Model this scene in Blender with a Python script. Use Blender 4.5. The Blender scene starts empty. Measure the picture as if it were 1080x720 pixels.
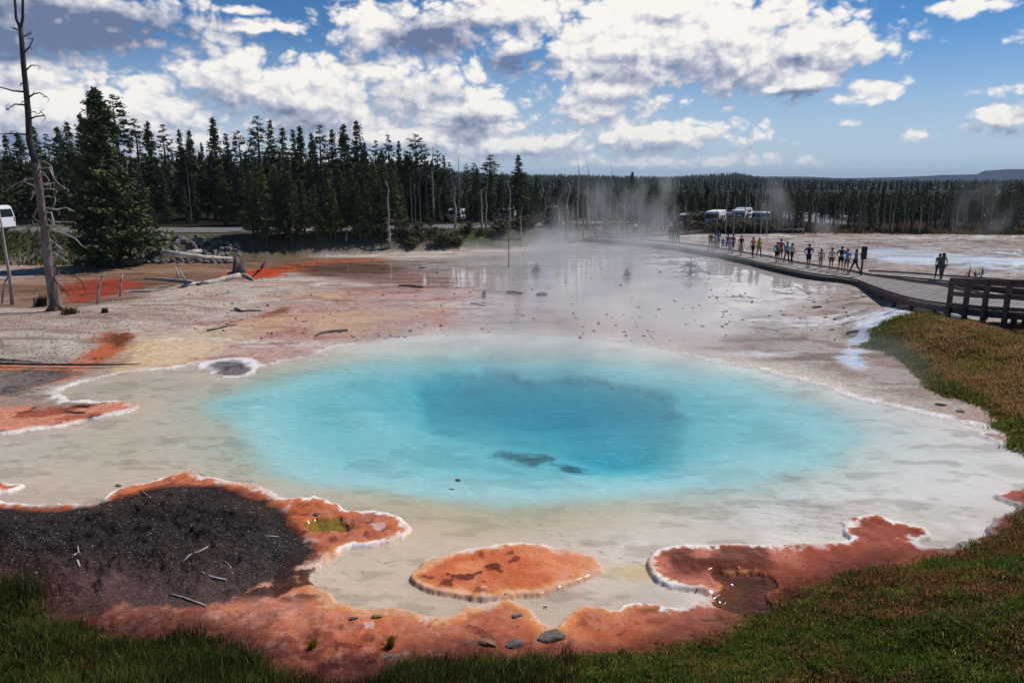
import bpy, bmesh, math, random
import numpy as np
from mathutils import Vector, Matrix
random.seed(7); RNG = np.random.default_rng(11)
R = math.radians
sc = bpy.context.scene
HAZE_D = .00010
COL = sc.collection

# ------------------------------------------------------------------ camera
F, HOR, H = 760.0, 190.0, 7.0
TH = math.atan((360-HOR)/F); CT, ST = math.cos(TH), math.sin(TH)
cam_d = bpy.data.cameras.new("camera"); cam = bpy.data.objects.new("camera", cam_d); COL.objects.link(cam)
cam.location = (0, 0, H); cam.rotation_euler = (math.pi/2-TH, 0, 0)
cam_d.sensor_width = 36; cam_d.lens = 36*F/1080; cam_d.clip_end = 20000; cam_d.clip_start = 0.2
sc.camera = cam

def ray(u, v):
    x = (u-540)/F; y = -(v-360)/F
    return np.array([x, y*ST+CT, y*CT-ST])
def P(u, v, z=0.0):                      # where the sight line through a photo pixel meets height z
    d = ray(u, v); t = (z-H)/d[2]
    return np.array([d[0]*t, d[1]*t, z])
def PD(u, v, dist):                      # point at forward distance dist
    d = ray(u, v); t = dist/d[1]
    return np.array([d[0]*t, dist, H+d[2]*t])

# ------------------------------------------------------------------ tagging and mesh helpers
def tag(o, label=None, cat=None, group=None, kind=None):
    if label: o['label'] = label
    if cat: o['category'] = cat
    if group: o['group'] = group
    if kind: o['kind'] = kind
    return o
def link(name, me, mats=None, parent=None, loc=(0,0,0)):
    o = bpy.data.objects.new(name, me); COL.objects.link(o); o.location = loc
    if mats is not None and me is not None:
        for m in (mats if isinstance(mats, (list, tuple)) else [mats]): me.materials.append(m)
    if parent: o.parent = parent
    return o
def empty(name, loc=(0,0,0), rz=0.0):
    o = bpy.data.objects.new(name, None); COL.objects.link(o); o.location = loc; o.rotation_euler = (0,0,rz)
    o.empty_display_size = .2
    return o
def copy_tree(o, parent=None):
    c = o.copy(); COL.objects.link(c)
    if parent: c.parent = parent
    for ch in o.children: copy_tree(ch, c)
    return c
def np_mesh(name, V, faces, smooth=False):
    """faces: list of int arrays (n,k) with the same k each"""
    me = bpy.data.meshes.new(name)
    V = np.asarray(V, np.float32); me.vertices.add(len(V)); me.vertices.foreach_set('co', V.ravel())
    tot = sum(f.size for f in faces); nf = sum(len(f) for f in faces)
    me.loops.add(tot); me.polygons.add(nf)
    me.loops.foreach_set('vertex_index', np.concatenate([f.ravel() for f in faces]).astype(np.int32))
    ls = []; acc = 0
    for f in faces:
        ls.append(acc + np.arange(len(f))*f.shape[1]); acc += f.size
    me.polygons.foreach_set('loop_start', np.concatenate(ls).astype(np.int32))
    if smooth: me.polygons.foreach_set('use_smooth', np.ones(nf, bool))
    me.update(calc_edges=True); me.validate()
    return me
class MB:
    def __init__(s): s.v = []; s.f = []
    def add(s, vs, fs):
        b = len(s.v); s.v += [tuple(map(float, p)) for p in vs]; s.f += [[b+i for i in f] for f in fs]; return s
    def box(s, c, size, rz=0.0, M=None, bev=0.0):
        x, y, z = (q/2 for q in size); cs, sn = math.cos(rz), math.sin(rz); vs = []
        if bev <= 0:
            for dx, dy, dz in [(-x,-y,-z),(x,-y,-z),(x,y,-z),(-x,y,-z),(-x,-y,z),(x,-y,z),(x,y,z),(-x,y,z)]:
                vs.append((c[0]+dx*cs-dy*sn, c[1]+dx*sn+dy*cs, c[2]+dz))
            return s.add(vs, [[0,3,2,1],[4,5,6,7],[0,1,5,4],[1,2,6,5],[2,3,7,6],[3,0,4,7]])
        bm = bmesh.new(); bmesh.ops.create_cube(bm, size=1.0)
        for q in bm.verts: q.co = Vector((q.co.x*size[0], q.co.y*size[1], q.co.z*size[2]))
        bmesh.ops.bevel(bm, geom=bm.edges[:], offset=bev, segments=1, affect='EDGES')
        bm.verts.index_update()
        vs = [(c[0]+q.co.x*cs-q.co.y*sn, c[1]+q.co.x*sn+q.co.y*cs, c[2]+q.co.z) for q in bm.verts]
        fs = [[w.index for w in f.verts] for f in bm.faces]; bm.free()
        return s.add(vs, fs)
    def beam(s, a, b, w, h):
        a, b = Vector(a), Vector(b); d = (b-a); L = d.length; d.normalize()
        up = Vector((0,0,1)); 
        if abs(d.z) > .95: up = Vector((0,1,0))
        sx = d.cross(up).normalized(); uy = sx.cross(d).normalized(); vs = []
        for p in (a, b):
            for i, j in ((-1,-1),(1,-1),(1,1),(-1,1)): vs.append(p+sx*(i*w/2)+uy*(j*h/2))
        return s.add(vs, [[0,1,2,3],[7,6,5,4],[0,4,5,1],[1,5,6,2],[2,6,7,3],[3,7,4,0]])
    def tube(s, pts, rad, n=6, cap=True, jit=0.0):
        pts = [Vector(p) for p in pts]; base = len(s.v); rings = []; prev = None
        for i, p in enumerate(pts):
            d = (pts[min(i+1, len(pts)-1)]-pts[max(i-1, 0)])
            if d.length < 1e-6: d = Vector((0,0,1))
            d.normalize()
            if prev is None:
                a = Vector((1,0,0)) if abs(d.x) < .8 else Vector((0,1,0)); prev = d.cross(a).normalized()
            x = (prev - d*prev.dot(d)).normalized(); prev = x; y = d.cross(x)
            r = rad[i] if hasattr(rad, '__len__') else rad
            for k in range(n):
                an = 2*math.pi*k/n; q = r*(1+jit*random.uniform(-1,1))
                s.v.append(tuple(p+x*(math.cos(an)*q)+y*(math.sin(an)*q)))
        for i in range(len(pts)-1):
            for k in range(n):
                a = base+i*n+k; b = base+i*n+(k+1) % n
                s.f.append([a, b, b+n, a+n])
        if cap:
            s.f.append([base+k for k in range(n)][::-1]); s.f.append([base+(len(pts)-1)*n+k for k in range(n)])
        return s
    def ball(s, c, r, seg=8, rings=6, rough=0.0, seed=0):
        rr = random.Random(seed); b = len(s.v); r = r if hasattr(r, '__len__') else (r, r, r)
        s.v.append((c[0], c[1], c[2]-r[2]))
        for i in range(1, rings):
            ph = -math.pi/2+math.pi*i/rings
            for k in range(seg):
                a = 2*math.pi*(k+.5*(i % 2))/seg; q = 1+rough*rr.uniform(-1,1)
                s.v.append((c[0]+r[0]*q*math.cos(ph)*math.cos(a), c[1]+r[1]*q*math.cos(ph)*math.sin(a), c[2]+r[2]*q*math.sin(ph)))
        s.v.append((c[0], c[1], c[2]+r[2])); top = len(s.v)-1
        for k in range(seg): s.f.append([b, b+1+(k+1) % seg, b+1+k])
        for i in range(rings-2):
            for k in range(seg):
                p = b+1+i*seg
                s.f.append([p+k, p+(k+1) % seg, p+seg+(k+1) % seg, p+seg+k])
        p = b+1+(rings-2)*seg
        for k in range(seg): s.f.append([p+k, p+(k+1) % seg, top])
        return s
    def mesh(s, name, smooth=False):
        me = bpy.data.meshes.new(name); me.from_pydata(s.v, [], s.f)
        if smooth:
            for p in me.polygons: p.use_smooth = True
        me.update(); return me
    def build(s, name, mat, parent=None, loc=(0,0,0), smooth=False):
        return link(name, s.mesh(name, smooth), mat, parent, loc)

# ------------------------------------------------------------------ numpy noise
def _hash(ix, iy, seed):
    h = (ix.astype(np.int64)*374761393 + iy.astype(np.int64)*668265263 + seed*1442695041) & 0xFFFFFFFF
    h = ((h ^ (h >> 13))*1274126177) & 0xFFFFFFFF
    h = h ^ (h >> 16)
    return (h & 0xFFFF)/65535.0
def vnoise(x, y, seed=0):
    ix = np.floor(x); iy = np.floor(y); fx = x-ix; fy = y-iy
    fx = fx*fx*fx*(fx*(fx*6-15)+10); fy = fy*fy*fy*(fy*(fy*6-15)+10)
    a = _hash(ix, iy, seed); b = _hash(ix+1, iy, seed); c = _hash(ix, iy+1, seed); d = _hash(ix+1, iy+1, seed)
    return (a*(1-fx)+b*fx)*(1-fy)+(c*(1-fx)+d*fx)*fy
def fbm(x, y, f=1.0, o=5, seed=0, g=.5):          # about -1..1
    s = 0; a = 1.0; n = 0
    for i in range(o):
        s = s + a*(vnoise(x*f+17.3*i, y*f-9.1*i, seed+i)*2-1); n += a; a *= g; f *= 2.03
    return s/n*1.5
def sstep(a, b, x):
    t = np.clip((x-a)/(b-a), 0, 1); return t*t*(3-2*t)

# ------------------------------------------------------------------ outlines (photo pixels on the water plane)
def smooth_poly(pts, k=2, closed=True):
    for _ in range(k):
        q = []; n = len(pts)
        for i in range(n):
            a = pts[i]; b = pts[(i+1) % n]
            q += [(a[0]*.78+b[0]*.22, a[1]*.78+b[1]*.22), (a[0]*.22+b[0]*.78, a[1]*.22+b[1]*.78)]
        pts = q
    return pts
def WP(pts, k=1, z=0.0):
    return np.array([P(u, v, z)[:2] for u, v in smooth_poly(pts, k)])
def sdf(poly, X, Y, margin=6.0):
    """signed distance, negative inside; points far outside the bounding box get a rough distance"""
    lo = poly.min(0)-margin; hi = poly.max(0)+margin
    out = np.full(X.shape, margin, float)
    m = (X > lo[0]) & (X < hi[0]) & (Y > lo[1]) & (Y < hi[1])
    if not m.any(): return out
    x = X[m]; y = Y[m]; d2 = np.full(x.shape, 1e12); ins = np.zeros(x.shape, bool)
    n = len(poly)
    for i in range(n):
        ax, ay = poly[i]; bx, by = poly[(i+1) % n]; ex, ey = bx-ax, by-ay
        L = ex*ex+ey*ey
        if L < 1e-12: continue
        wx = x-ax; wy = y-ay
        t = np.clip((wx*ex+wy*ey)/L, 0, 1)
        dx = wx-t*ex; dy = wy-t*ey
        np.minimum(d2, dx*dx+dy*dy, out=d2)
        if ay != by:
            c = ((ay > y) != (by > y)) & (x < (bx-ax)*(y-ay)/(by-ay)+ax)
            ins ^= c
    d = np.sqrt(d2); d[ins] *= -1
    out[m] = d
    return out

POOL = WP([(-160,470),(-60,462),(0,459),(40,453),(75,449),(110,441),(140,434),(150,428),(140,421),(100,424),(70,422),(62,412),(90,402),(130,393),(170,389),(206,384),
 (214,392),(240,397),(262,394),(272,387),(300,381),(330,377),(350,374),(335,370),(375,362),(450,354),(550,351),(640,357),(700,370),(760,382),(800,389),(830,398),(870,408),(905,421),(960,432),(1005,443),
 (1035,449),(1042,454),(1025,458),(1050,466),(1090,486),(1120,500),(1110,512),(1065,516),(1045,524),(1078,536),(1060,545),(1036,558),(1045,565),(1010,574),(992,580),(965,574),
 (985,566),(972,556),(940,548),(910,544),(892,551),(888,562),(898,570),(880,572),(848,574),(810,577),(740,575),(700,578),(684,586),(679,597),(690,612),(712,622),(738,625),(748,630),
 (728,636),(712,645),(690,640),(660,637),(648,646),(628,640),(610,642),(596,654),(585,664),(566,655),(558,643),(540,635),(513,638),(487,643),(470,653),(447,650),(433,643),(413,642),(383,643),
 (357,638),(352,627),(344,622),(326,612),(330,602),(352,590),(363,578),(400,577),(425,568),(437,560),(425,548),(403,540),(363,540),(352,531),(333,523),(322,526),(300,527),(286,518),(274,511),
 (250,509),(220,505),(212,498),(203,493),(187,498),(165,506),(143,513),(122,517),(110,523),(104,532),(84,532),(62,531),(40,533),(22,532),(10,530),(0,529),(-60,530),(-200,528)])
ISLE = WP([(431,612),(434,603),(446,594),(462,588),(488,580),(515,577),(545,572),(580,576),(612,581),(634,590),(639,597),(634,605),(612,615),(585,623),(565,630),(540,627),(515,633),(490,631),(462,627),(440,620)])
ISLE2 = WP([(-30,520),(-10,512),(10,509),(28,511),(22,516),(5,521)])
ISLE3 = WP([(213,386),(228,380),(250,379),(266,382),(272,389),(262,396),(240,399),(220,394)])
OLIVE = WP([(321,552),(330,547),(345,547),(360,546),(363,551),(373,552),(370,558),(366,563),(343,564),(326,562)])
REDP = WP([(751,604),(770,603),(795,603),(817,612),(816,622),(806,624),(802,632),(812,642),(812,648),(796,652),(775,648),(758,640),(752,632),(762,626),(764,616),(755,610)])
TURQ = WP([(226,420),(245,411),(300,396),(330,388),(380,380),(430,376),(520,372),(640,376),(720,386),(800,396),(870,420),(905,445),(905,468),(870,490),(810,508),(740,520),(640,528),(540,531),(450,527),(370,514),(300,499),(265,483),(255,465),(248,445)])
MID = WP([(360,400),(420,385),(455,378),(520,377),(600,385),(700,398),(760,412),(790,430),(790,465),(740,492),(640,500),(560,498),(480,488),(420,470),(380,440)])
DEEP = WP([(430,392),(462,380),(520,381),(600,393),(690,403),(722,415),(722,430),(708,450),(712,480),(660,491),(590,488),(510,474),(500,455),(450,440),(430,415)])
HOLE = WP([(585,455),(620,448),(700,448),(715,470),(700,486),(640,490),(590,482)])
DEEPROCK1 = WP([(518,462),(540,460),(560,462),(578,463),(576,474),(560,477),(540,474)])
DEEPROCK2 = WP([(592,470),(610,468),(620,474),(610,480),(596,480)])
DARKM = WP([(-200,540),(0,538),(33,541),(60,541),(93,538),(123,528),(150,520),(180,514),(210,514),(233,518),(267,528),(285,533),(300,542),(303,558),(318,568),(330,576),(324,588),(310,600),(290,614),(262,622),(238,632),(216,645),(188,646),(173,640),(150,634),(127,630),(118,640),(105,652),(50,648),(30,636),(0,610),(-200,610)])
# dry-land colour patches
GRAV = WP([(-200,322),(30,330),(90,322),(150,302),(230,296),(330,298),(345,306),(270,318),(210,338),(150,346),(125,356),(100,372),(78,386),(0,384),(-200,384)])
PINK = WP([(110,388),(128,372),(145,350),(200,335),(300,318),(360,300),(470,296),(560,300),(600,325),(570,340),(470,346),(380,356),(345,368),(300,380),(262,384),(205,388)])
CREAM = WP([(118,390),(135,372),(150,360),(205,352),(235,360),(215,374),(200,388),(150,392)])
RUST = WP([(70,386),(90,372),(104,358),(128,350),(142,352),(136,366),(118,376),(100,388)])
RUSTD = WP([(108,362),(124,352),(141,351),(139,362),(122,369)])
REDL = WP([(66,302),(90,297),(130,294),(148,302),(128,312),(100,318),(70,320)])
REDM = WP([(228,291),(262,285),(300,281),(312,284),(296,292),(262,295)])
REDARC = WP([(296,285),(320,277),(350,274),(410,273),(412,275.5),(350,278),(318,283),(300,290)])
BROWNF = WP([(-100,300),(40,294),(60,284),(140,273),(240,268),(330,272),(430,276),(425,288),(380,293),(330,290),(260,297),(200,300),(160,304),(150,318),(70,322),(-100,322)])
LENS = WP([(-200,392),(0,390),(40,388),(70,393),(76,397),(50,405),(25,412),(0,417),(-200,417)])
ORSTRIP = WP([(-200,420),(0,432),(40,428),(60,430),(95,424),(120,424),(148,426),(146,432),(120,440),(75,450),(40,455),(0,460),(-200,462)])
ORTOP = WP([(-200,384),(0,385),(60,386),(98,386),(92,394),(76,400),(40,408),(0,418),(0,424),(-200,424)])
STREAM = WP([(958,330),(965,342),(945,350),(915,358),(900,372),(908,388),(900,392),(888,380),(886,368),(905,352),(935,342)])
FPOND = WP([(905,264),(925,261),(960,264),(1000,267),(1040,272),(1120,275),(1120,283),(1040,280),(980,279),(930,276)])
FPOND2 = WP([(1028,265),(1060,263),(1130,264),(1130,270),(1060,269)])
SHEET = WP([(600,258),(640,255),(700,260),(760,268),(830,284),(890,297),(870,308),(830,320),(790,334),(760,352),(730,366),(690,364),(560,352),(500,344),(500,330),(520,312),(480,304),(400,304),(330,298),(300,290),(330,280),(430,274),(520,268)])
REDLOBE = WP([(680,596),(700,580),(760,576),(810,578),(850,576),(900,570),(892,558),(900,547),(940,549),(972,560),(990,574),(960,585),(900,600),(860,614),(800,648),(745,662),(690,655),(660,645),(700,640),(735,632),(700,618)])
#shifted
GRASSN = WP([(-300,585),(-60,610),(0,616),(30,622),(48,632),(52,650),(62,664),(100,667),(125,682),(150,686),(195,678),(240,686),(262,700),(300,712),(350,726),(385,728),(405,716),(440,706),(500,700),(560,699),(610,699),(660,698),(700,688),(745,674),(785,660),(815,642),(850,625),(880,613),(920,602),(960,594),(1000,586),(1035,578),(1062,560),(1085,540),(1200,510),(1500,530),(1500,1000),(540,1150),(-500,1000)])
GRASSR = np.array([(15.8,31.0),(15.3,29.5),(15.2,27.4),(14.7,25.4),(14.4,23.6),(14.5,21.8),(14.2,20.2),(13.9,18.8),(13.6,17.6),(13.5,16.4),(13.2,15.3),(12.9,14.3),(14.5,11),(50,8),(50,33),(25,32.4),(19,32.0),(16,31.8)])
ROADC = np.array([(-160,50),(-90,62),(-49,68),(-26,71),(-4,83),(10,99),(26,118),(45,130),(80,142)], float)

def dist_line(pl, X, Y):
    d2 = np.full(X.shape, 1e12); side = np.zeros(X.shape)
    for i in range(len(pl)-1):
        ax, ay = pl[i]; bx, by = pl[i+1]; ex, ey = bx-ax, by-ay; L = ex*ex+ey*ey
        t = np.clip(((X-ax)*ex+(Y-ay)*ey)/L, 0, 1); dx = X-ax-t*ex; dy = Y-ay-t*ey; q = dx*dx+dy*dy
        m = q < d2; d2 = np.where(m, q, d2); side = np.where(m, np.sign(ex*(Y-ay)-ey*(X-ax)), side)
    return np.sqrt(d2), side
DECKL = np.array([P(u, v, z) for u, v, z in [(870,288,.35),(905,293,.38),(935,303,.68),(975,311,1.05),(1005,315,1.3),(1050,321,1.65),(1100,325,1.85),(1260,336,2.1)]])
def dist_line_z(pl, X, Y):
    d2 = np.full(X.shape, 1e12); zz = np.zeros(X.shape)
    for i in range(len(pl)-1):
        ax, ay, az_ = pl[i]; bx, by, bz = pl[i+1]; ex, ey = bx-ax, by-ay; L = ex*ex+ey*ey
        t = np.clip(((X-ax)*ex+(Y-ay)*ey)/L, 0, 1); dx = X-ax-t*ex; dy = Y-ay-t*ey; q = dx*dx+dy*dy
        m = q < d2; d2 = np.where(m, q, d2); zz = np.where(m, az_+(bz-az_)*t, zz)
    return np.sqrt(d2), zz
def road_z(X): return np.interp(X, [-160,-49,-26,-4,10,22,60], [2.6,2.4,2.2,1.8,1.4,.62,.5])

def terrain(X, Y, full=False):
    s = np.clip(Y/13.0, .8, 4.0)
    n1 = fbm(X, Y, .9, 6, 1); n2 = fbm(X, Y, 3.5, 5, 21)
    n9 = fbm(X, Y, 9., 4, 22)
    wn = (.13*n1+.08*n2+.035*n9)*np.clip(s, .8, 2.0)
    sp = np.maximum(sdf(POOL, X, Y, 10.0), -sdf(ISLE, X, Y))
    sp = np.maximum(sp, -sdf(ISLE2, X, Y)); sp = np.maximum(sp, -sdf(ISLE3, X, Y))
    sp = sp + wn*np.clip(np.abs(sp)*2.5+.35, 0, 1)
    so = np.minimum(sdf(OLIVE, X, Y, 3.), sdf(REDP, X, Y, 3.)) + wn*.75
    st = sdf(TURQ, X, Y)+.30*fbm(X, Y, .5, 5, 5)+.45*fbm(X, Y, .22, 3, 55)
    sm = sdf(MID, X, Y)+.9*fbm(X, Y, .30, 5, 7); sd = sdf(DEEP, X, Y)+.9*fbm(X, Y, .33, 5, 9); sh = sdf(HOLE, X, Y)+.5*fbm(X, Y, .5, 4, 6)
    # land height
    big = fbm(X, Y, .12, 4, 33)
    fy = 1-.8*sstep(17, 24, Y)
    zl = (.034+.028*np.exp(-np.clip(sp, 0, 9)/.22)+.012*n2)*fy + .035*big*sstep(.0,3,sp) + .014*n1*sstep(0,.3,sp)+.006*n2+.05*sstep(.5, 6, sp)*(1-fy)
    zl = zl + .05*sstep(.3, 3, sp)*(Y < 20)
    zl = zl*sstep(-.01, .06*(1+8*(1-fy)), sp)+.004
    zl = zl - .055*sstep(.0, 2.0, -sdf(SHEET, X, Y, 3.))
    zl = zl + .22*sstep(0, 3.0, -sdf(GRAV, X, Y, 4.))
    zl = zl + .16*sstep(0, 1.0, -(sdf(DARKM, X, Y, 4.)+.3*n1))*(1+.45*n2+.4*n1)
    zl = zl + .05*np.clip(n1, -.3, 1)*sstep(.15, .8, sp)*(Y < 19)
    # far lumps on the right flats
    zl = zl + .10*np.clip(fbm(X, Y, .35, 5, 40), 0, 1)*sstep(20, 35, Y)*sstep(9, 14, X)
    sgr = sdf(GRASSR, X, Y, 8.)+.5*fbm(X, Y, .6, 4, 12)
    ld = sstep(.05, 1.4, sp)
    zl = zl + (1.35*sstep(0, 6.5, -sgr)+.10*sstep(0, .6, -sgr))*ld
    sgn = sdf(GRASSN, X, Y, 6.)+.22*fbm(X, Y, 1.3, 4, 14)
    ing = np.clip(-sgn, 0, 12)
    zl = zl + (np.minimum(.33*ing, 1.5+.12*ing)+.10*fbm(X, Y, .8, 4, 15)*sstep(0, .8, ing))*ld
    # ground climbs to meet the deck near the railing
    dn, dz_ = dist_line_z(DECKL, X, Y)
    tgt = dz_-.42-.55*sstep(18.5, 20.5, X)+.05*n1; f = 1-sstep(1.8, 7.0, dn+.8*fbm(X, Y, .4, 3, 90))
    zl = np.where(sp > 0, np.maximum(zl, zl*(1-f)+tgt*f*sstep(0, 2, sp)), zl)
    # road and embankment, forest ground
    dr, side = dist_line(ROADC, X, Y)
    back = (side > 0)
    rz = road_z(X)
    emb = np.where(back, 1.0, 1-sstep(4.2, 8.5+1.2*fbm(X, Y, .3, 3, 60), dr))
    emb = np.maximum(emb, sstep(22, 27, X)*sstep(98, 103, Y)*(Y < 200))
    zl = zl*(1-emb)+rz*emb
    zl = np.where(back & (dr > 5), zl+.35*fbm(X, Y, .06, 4, 61), zl)
    far = sstep(200, 900, np.hypot(X, Y))
    zl = zl*(1-far)+2.0*far
    # water bottom
    zw = -.018-.020*sstep(.05, 1.8, -sp)-.008*n2*sstep(.1, .8, -sp)
    zw = zw-.055*sstep(-2.4, .3, -st)-.09*sstep(-.6, .8, -st)-.13*sstep(.3, 3, -st)-.16*sstep(-.6, 3.0, -sm)-(.02+.12*sstep(19, 24, Y))*sstep(-.35, .5, -sd)-.16*sstep(-.4, 3.0, -sd)-.26*sstep(-.9, 2.6, -sh)
    z = np.where(sp < 0, zw, np.where(Y < 60, np.maximum(zl, .012*sstep(0, .05, sp)), zl))
    z = np.where(so < 0, -.03-.12*sstep(0, .4, -so), z)
    z = np.where((so >= 0) & (so < .15) & (sp > 0), z*(so/.15)+.01*(1-so/.15)+.008, z)
    if not full: return z
    return z, dict(sp=sp, so=so, st=st, sd=sd, sm=sm, sh=sh, n1=n1, n2=n2, s=s, sgr=sgr, sgn=sgn, dr=dr, side=side, emb=emb, wn=wn)
GRID = {}
def zat(x, y):                            # height of the finished ground sheet, read off its own grid
    if not GRID or not (GRID['y'][0] < y < GRID['y'][-1]): return float(terrain(np.array([float(x)]), np.array([float(y)]))[0])
    yy, ss, Z = GRID['y'], GRID['s'], GRID['Z']; s = x/(y+1.6)
    if not (ss[0] < s < ss[-1]): return float(terrain(np.array([float(x)]), np.array([float(y)]))[0])
    j = int(np.searchsorted(yy, y))-1; i = int(np.searchsorted(ss, s))-1
    fy = (y-yy[j])/(yy[j+1]-yy[j]); fx = (s-ss[i])/(ss[i+1]-ss[i])
    return float((Z[j,i]*(1-fx)+Z[j,i+1]*fx)*(1-fy)+(Z[j+1,i]*(1-fx)+Z[j+1,i+1]*fx)*fy)
def G(u, v):                              # where the sight line meets the ground
    z = 0.1
    for _ in range(6):
        p = P(u, v, z); z = .5*z+.5*zat(p[0], p[1])
    p = P(u, v, z); return np.array([p[0], p[1], zat(p[0], p[1])])
# ------------------------------------------------------------------ materials
def s2l(c): c = c/255.0; return c/12.92 if c <= .04045 else ((c+.055)/1.055)**2.4
def S(r, g, b, k=1.0): return np.array([s2l(r)*k, s2l(g)*k, s2l(b)*k])
class NT:
    def __init__(s, tree): s.t = tree; s.n = tree.nodes; s.l = tree.links
    def node(s, typ, **kw):
        n = s.n.new(typ)
        for k, v in kw.items():
            if k.startswith('_'): n.inputs[k[1:].replace('_', ' ')].default_value = v
            else: setattr(n, k, v)
        return n
    def link(s, a, b): s.l.new(a, b)
    def put(s, sock, val):
        if hasattr(val, 'links') or isinstance(val, bpy.types.NodeSocket): s.l.new(val, sock)
        else: sock.default_value = val
    def m(s, op, *a, clamp=False):
        n = s.n.new('ShaderNodeMath'); n.operation = op; n.use_clamp = clamp
        for i, x in enumerate(a): s.put(n.inputs[i], x)
        return n.outputs[0]
    def mr(s, x, a, b, c=0.0, d=1.0, smooth=False):
        n = s.n.new('ShaderNodeMapRange'); n.interpolation_type = 'SMOOTHSTEP' if smooth else 'LINEAR'
        for i, q in enumerate((x, a, b, c, d)): s.put(n.inputs[i], q)
        return n.outputs[0]
    def mixc(s, f, a, b, typ='MIX'):
        n = s.n.new('ShaderNodeMix'); n.data_type = 'RGBA'; n.blend_type = typ
        s.put(n.inputs[0], f); s.put(n.inputs[6], a); s.put(n.inputs[7], b); return n.outputs[2]
    def mixf(s, f, a, b):
        n = s.n.new('ShaderNodeMix'); n.data_type = 'FLOAT'
        s.put(n.inputs[0], f); s.put(n.inputs[2], a); s.put(n.inputs[3], b); return n.outputs[0]
    def noise(s, vec, scale, detail=4, rough=.55, out=0, dim='3D'):
        n = s.n.new('ShaderNodeTexNoise'); n.noise_dimensions = dim; n.inputs['Scale'].default_value = scale; n.inputs['Detail'].default_value = detail; n.inputs['Roughness'].default_value = rough
        if vec is not None: s.l.new(vec, n.inputs['Vector'])
        return n.outputs[out]
def new_mat(name):
    m = bpy.data.materials.new(name); m.use_nodes = True; t = NT(m.node_tree)
    b = m.node_tree.nodes['Principled BSDF']; return m, t, b
def c4(c): return (float(c[0]), float(c[1]), float(c[2]), 1.0)
MATS = {}
def pmat(name, col, rough=.7, var=.25, scale=6.0, bump=.0, bscale=30.0, metal=0.0, spec=.4, coat=0.0, alt=None, coord='Object', stretch=None):
    """procedural paint, wood, fabric...: base colour broken up by noise, optional second colour, optional bump"""
    if name in MATS: return MATS[name]
    m, t, b = new_mat(name); tc = t.node('ShaderNodeTexCoord').outputs[coord]
    if stretch:
        mp = t.node('ShaderNodeMapping'); mp.inputs['Scale'].default_value = stretch; t.link(tc, mp.inputs[0]); tc = mp.outputs[0]
    n = t.noise(tc, scale, 5, .6)
    f = t.mr(n, .3, .7, 1-var, 1+var)
    base = c4(col)
    if alt is not None:
        n2 = t.noise(tc, scale*.37, 4, .6); base = t.mixc(t.mr(n2, .42, .6, 0, 1), base, c4(alt))
    cc = t.node('ShaderNodeVectorMath', operation='SCALE'); t.put(cc.inputs[0], base if not isinstance(base, tuple) else base[:3]); t.link(f, cc.inputs['Scale'])
    t.link(cc.outputs[0], b.inputs['Base Color'])
    b.inputs['Roughness'].default_value = rough; b.inputs['Metallic'].default_value = metal; b.inputs['Specular IOR Level'].default_value = spec
    b.inputs['Coat Weight'].default_value = coat
    if bump > 0:
        bp = t.node('ShaderNodeBump'); bp.inputs['Strength'].default_value = bump; bp.inputs['Distance'].default_value = .03
        t.link(t.noise(tc, bscale, 5, .6), bp.inputs['Height']); t.link(bp.outputs[0], b.inputs['Normal'])
    MATS[name] = m; return m

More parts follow.
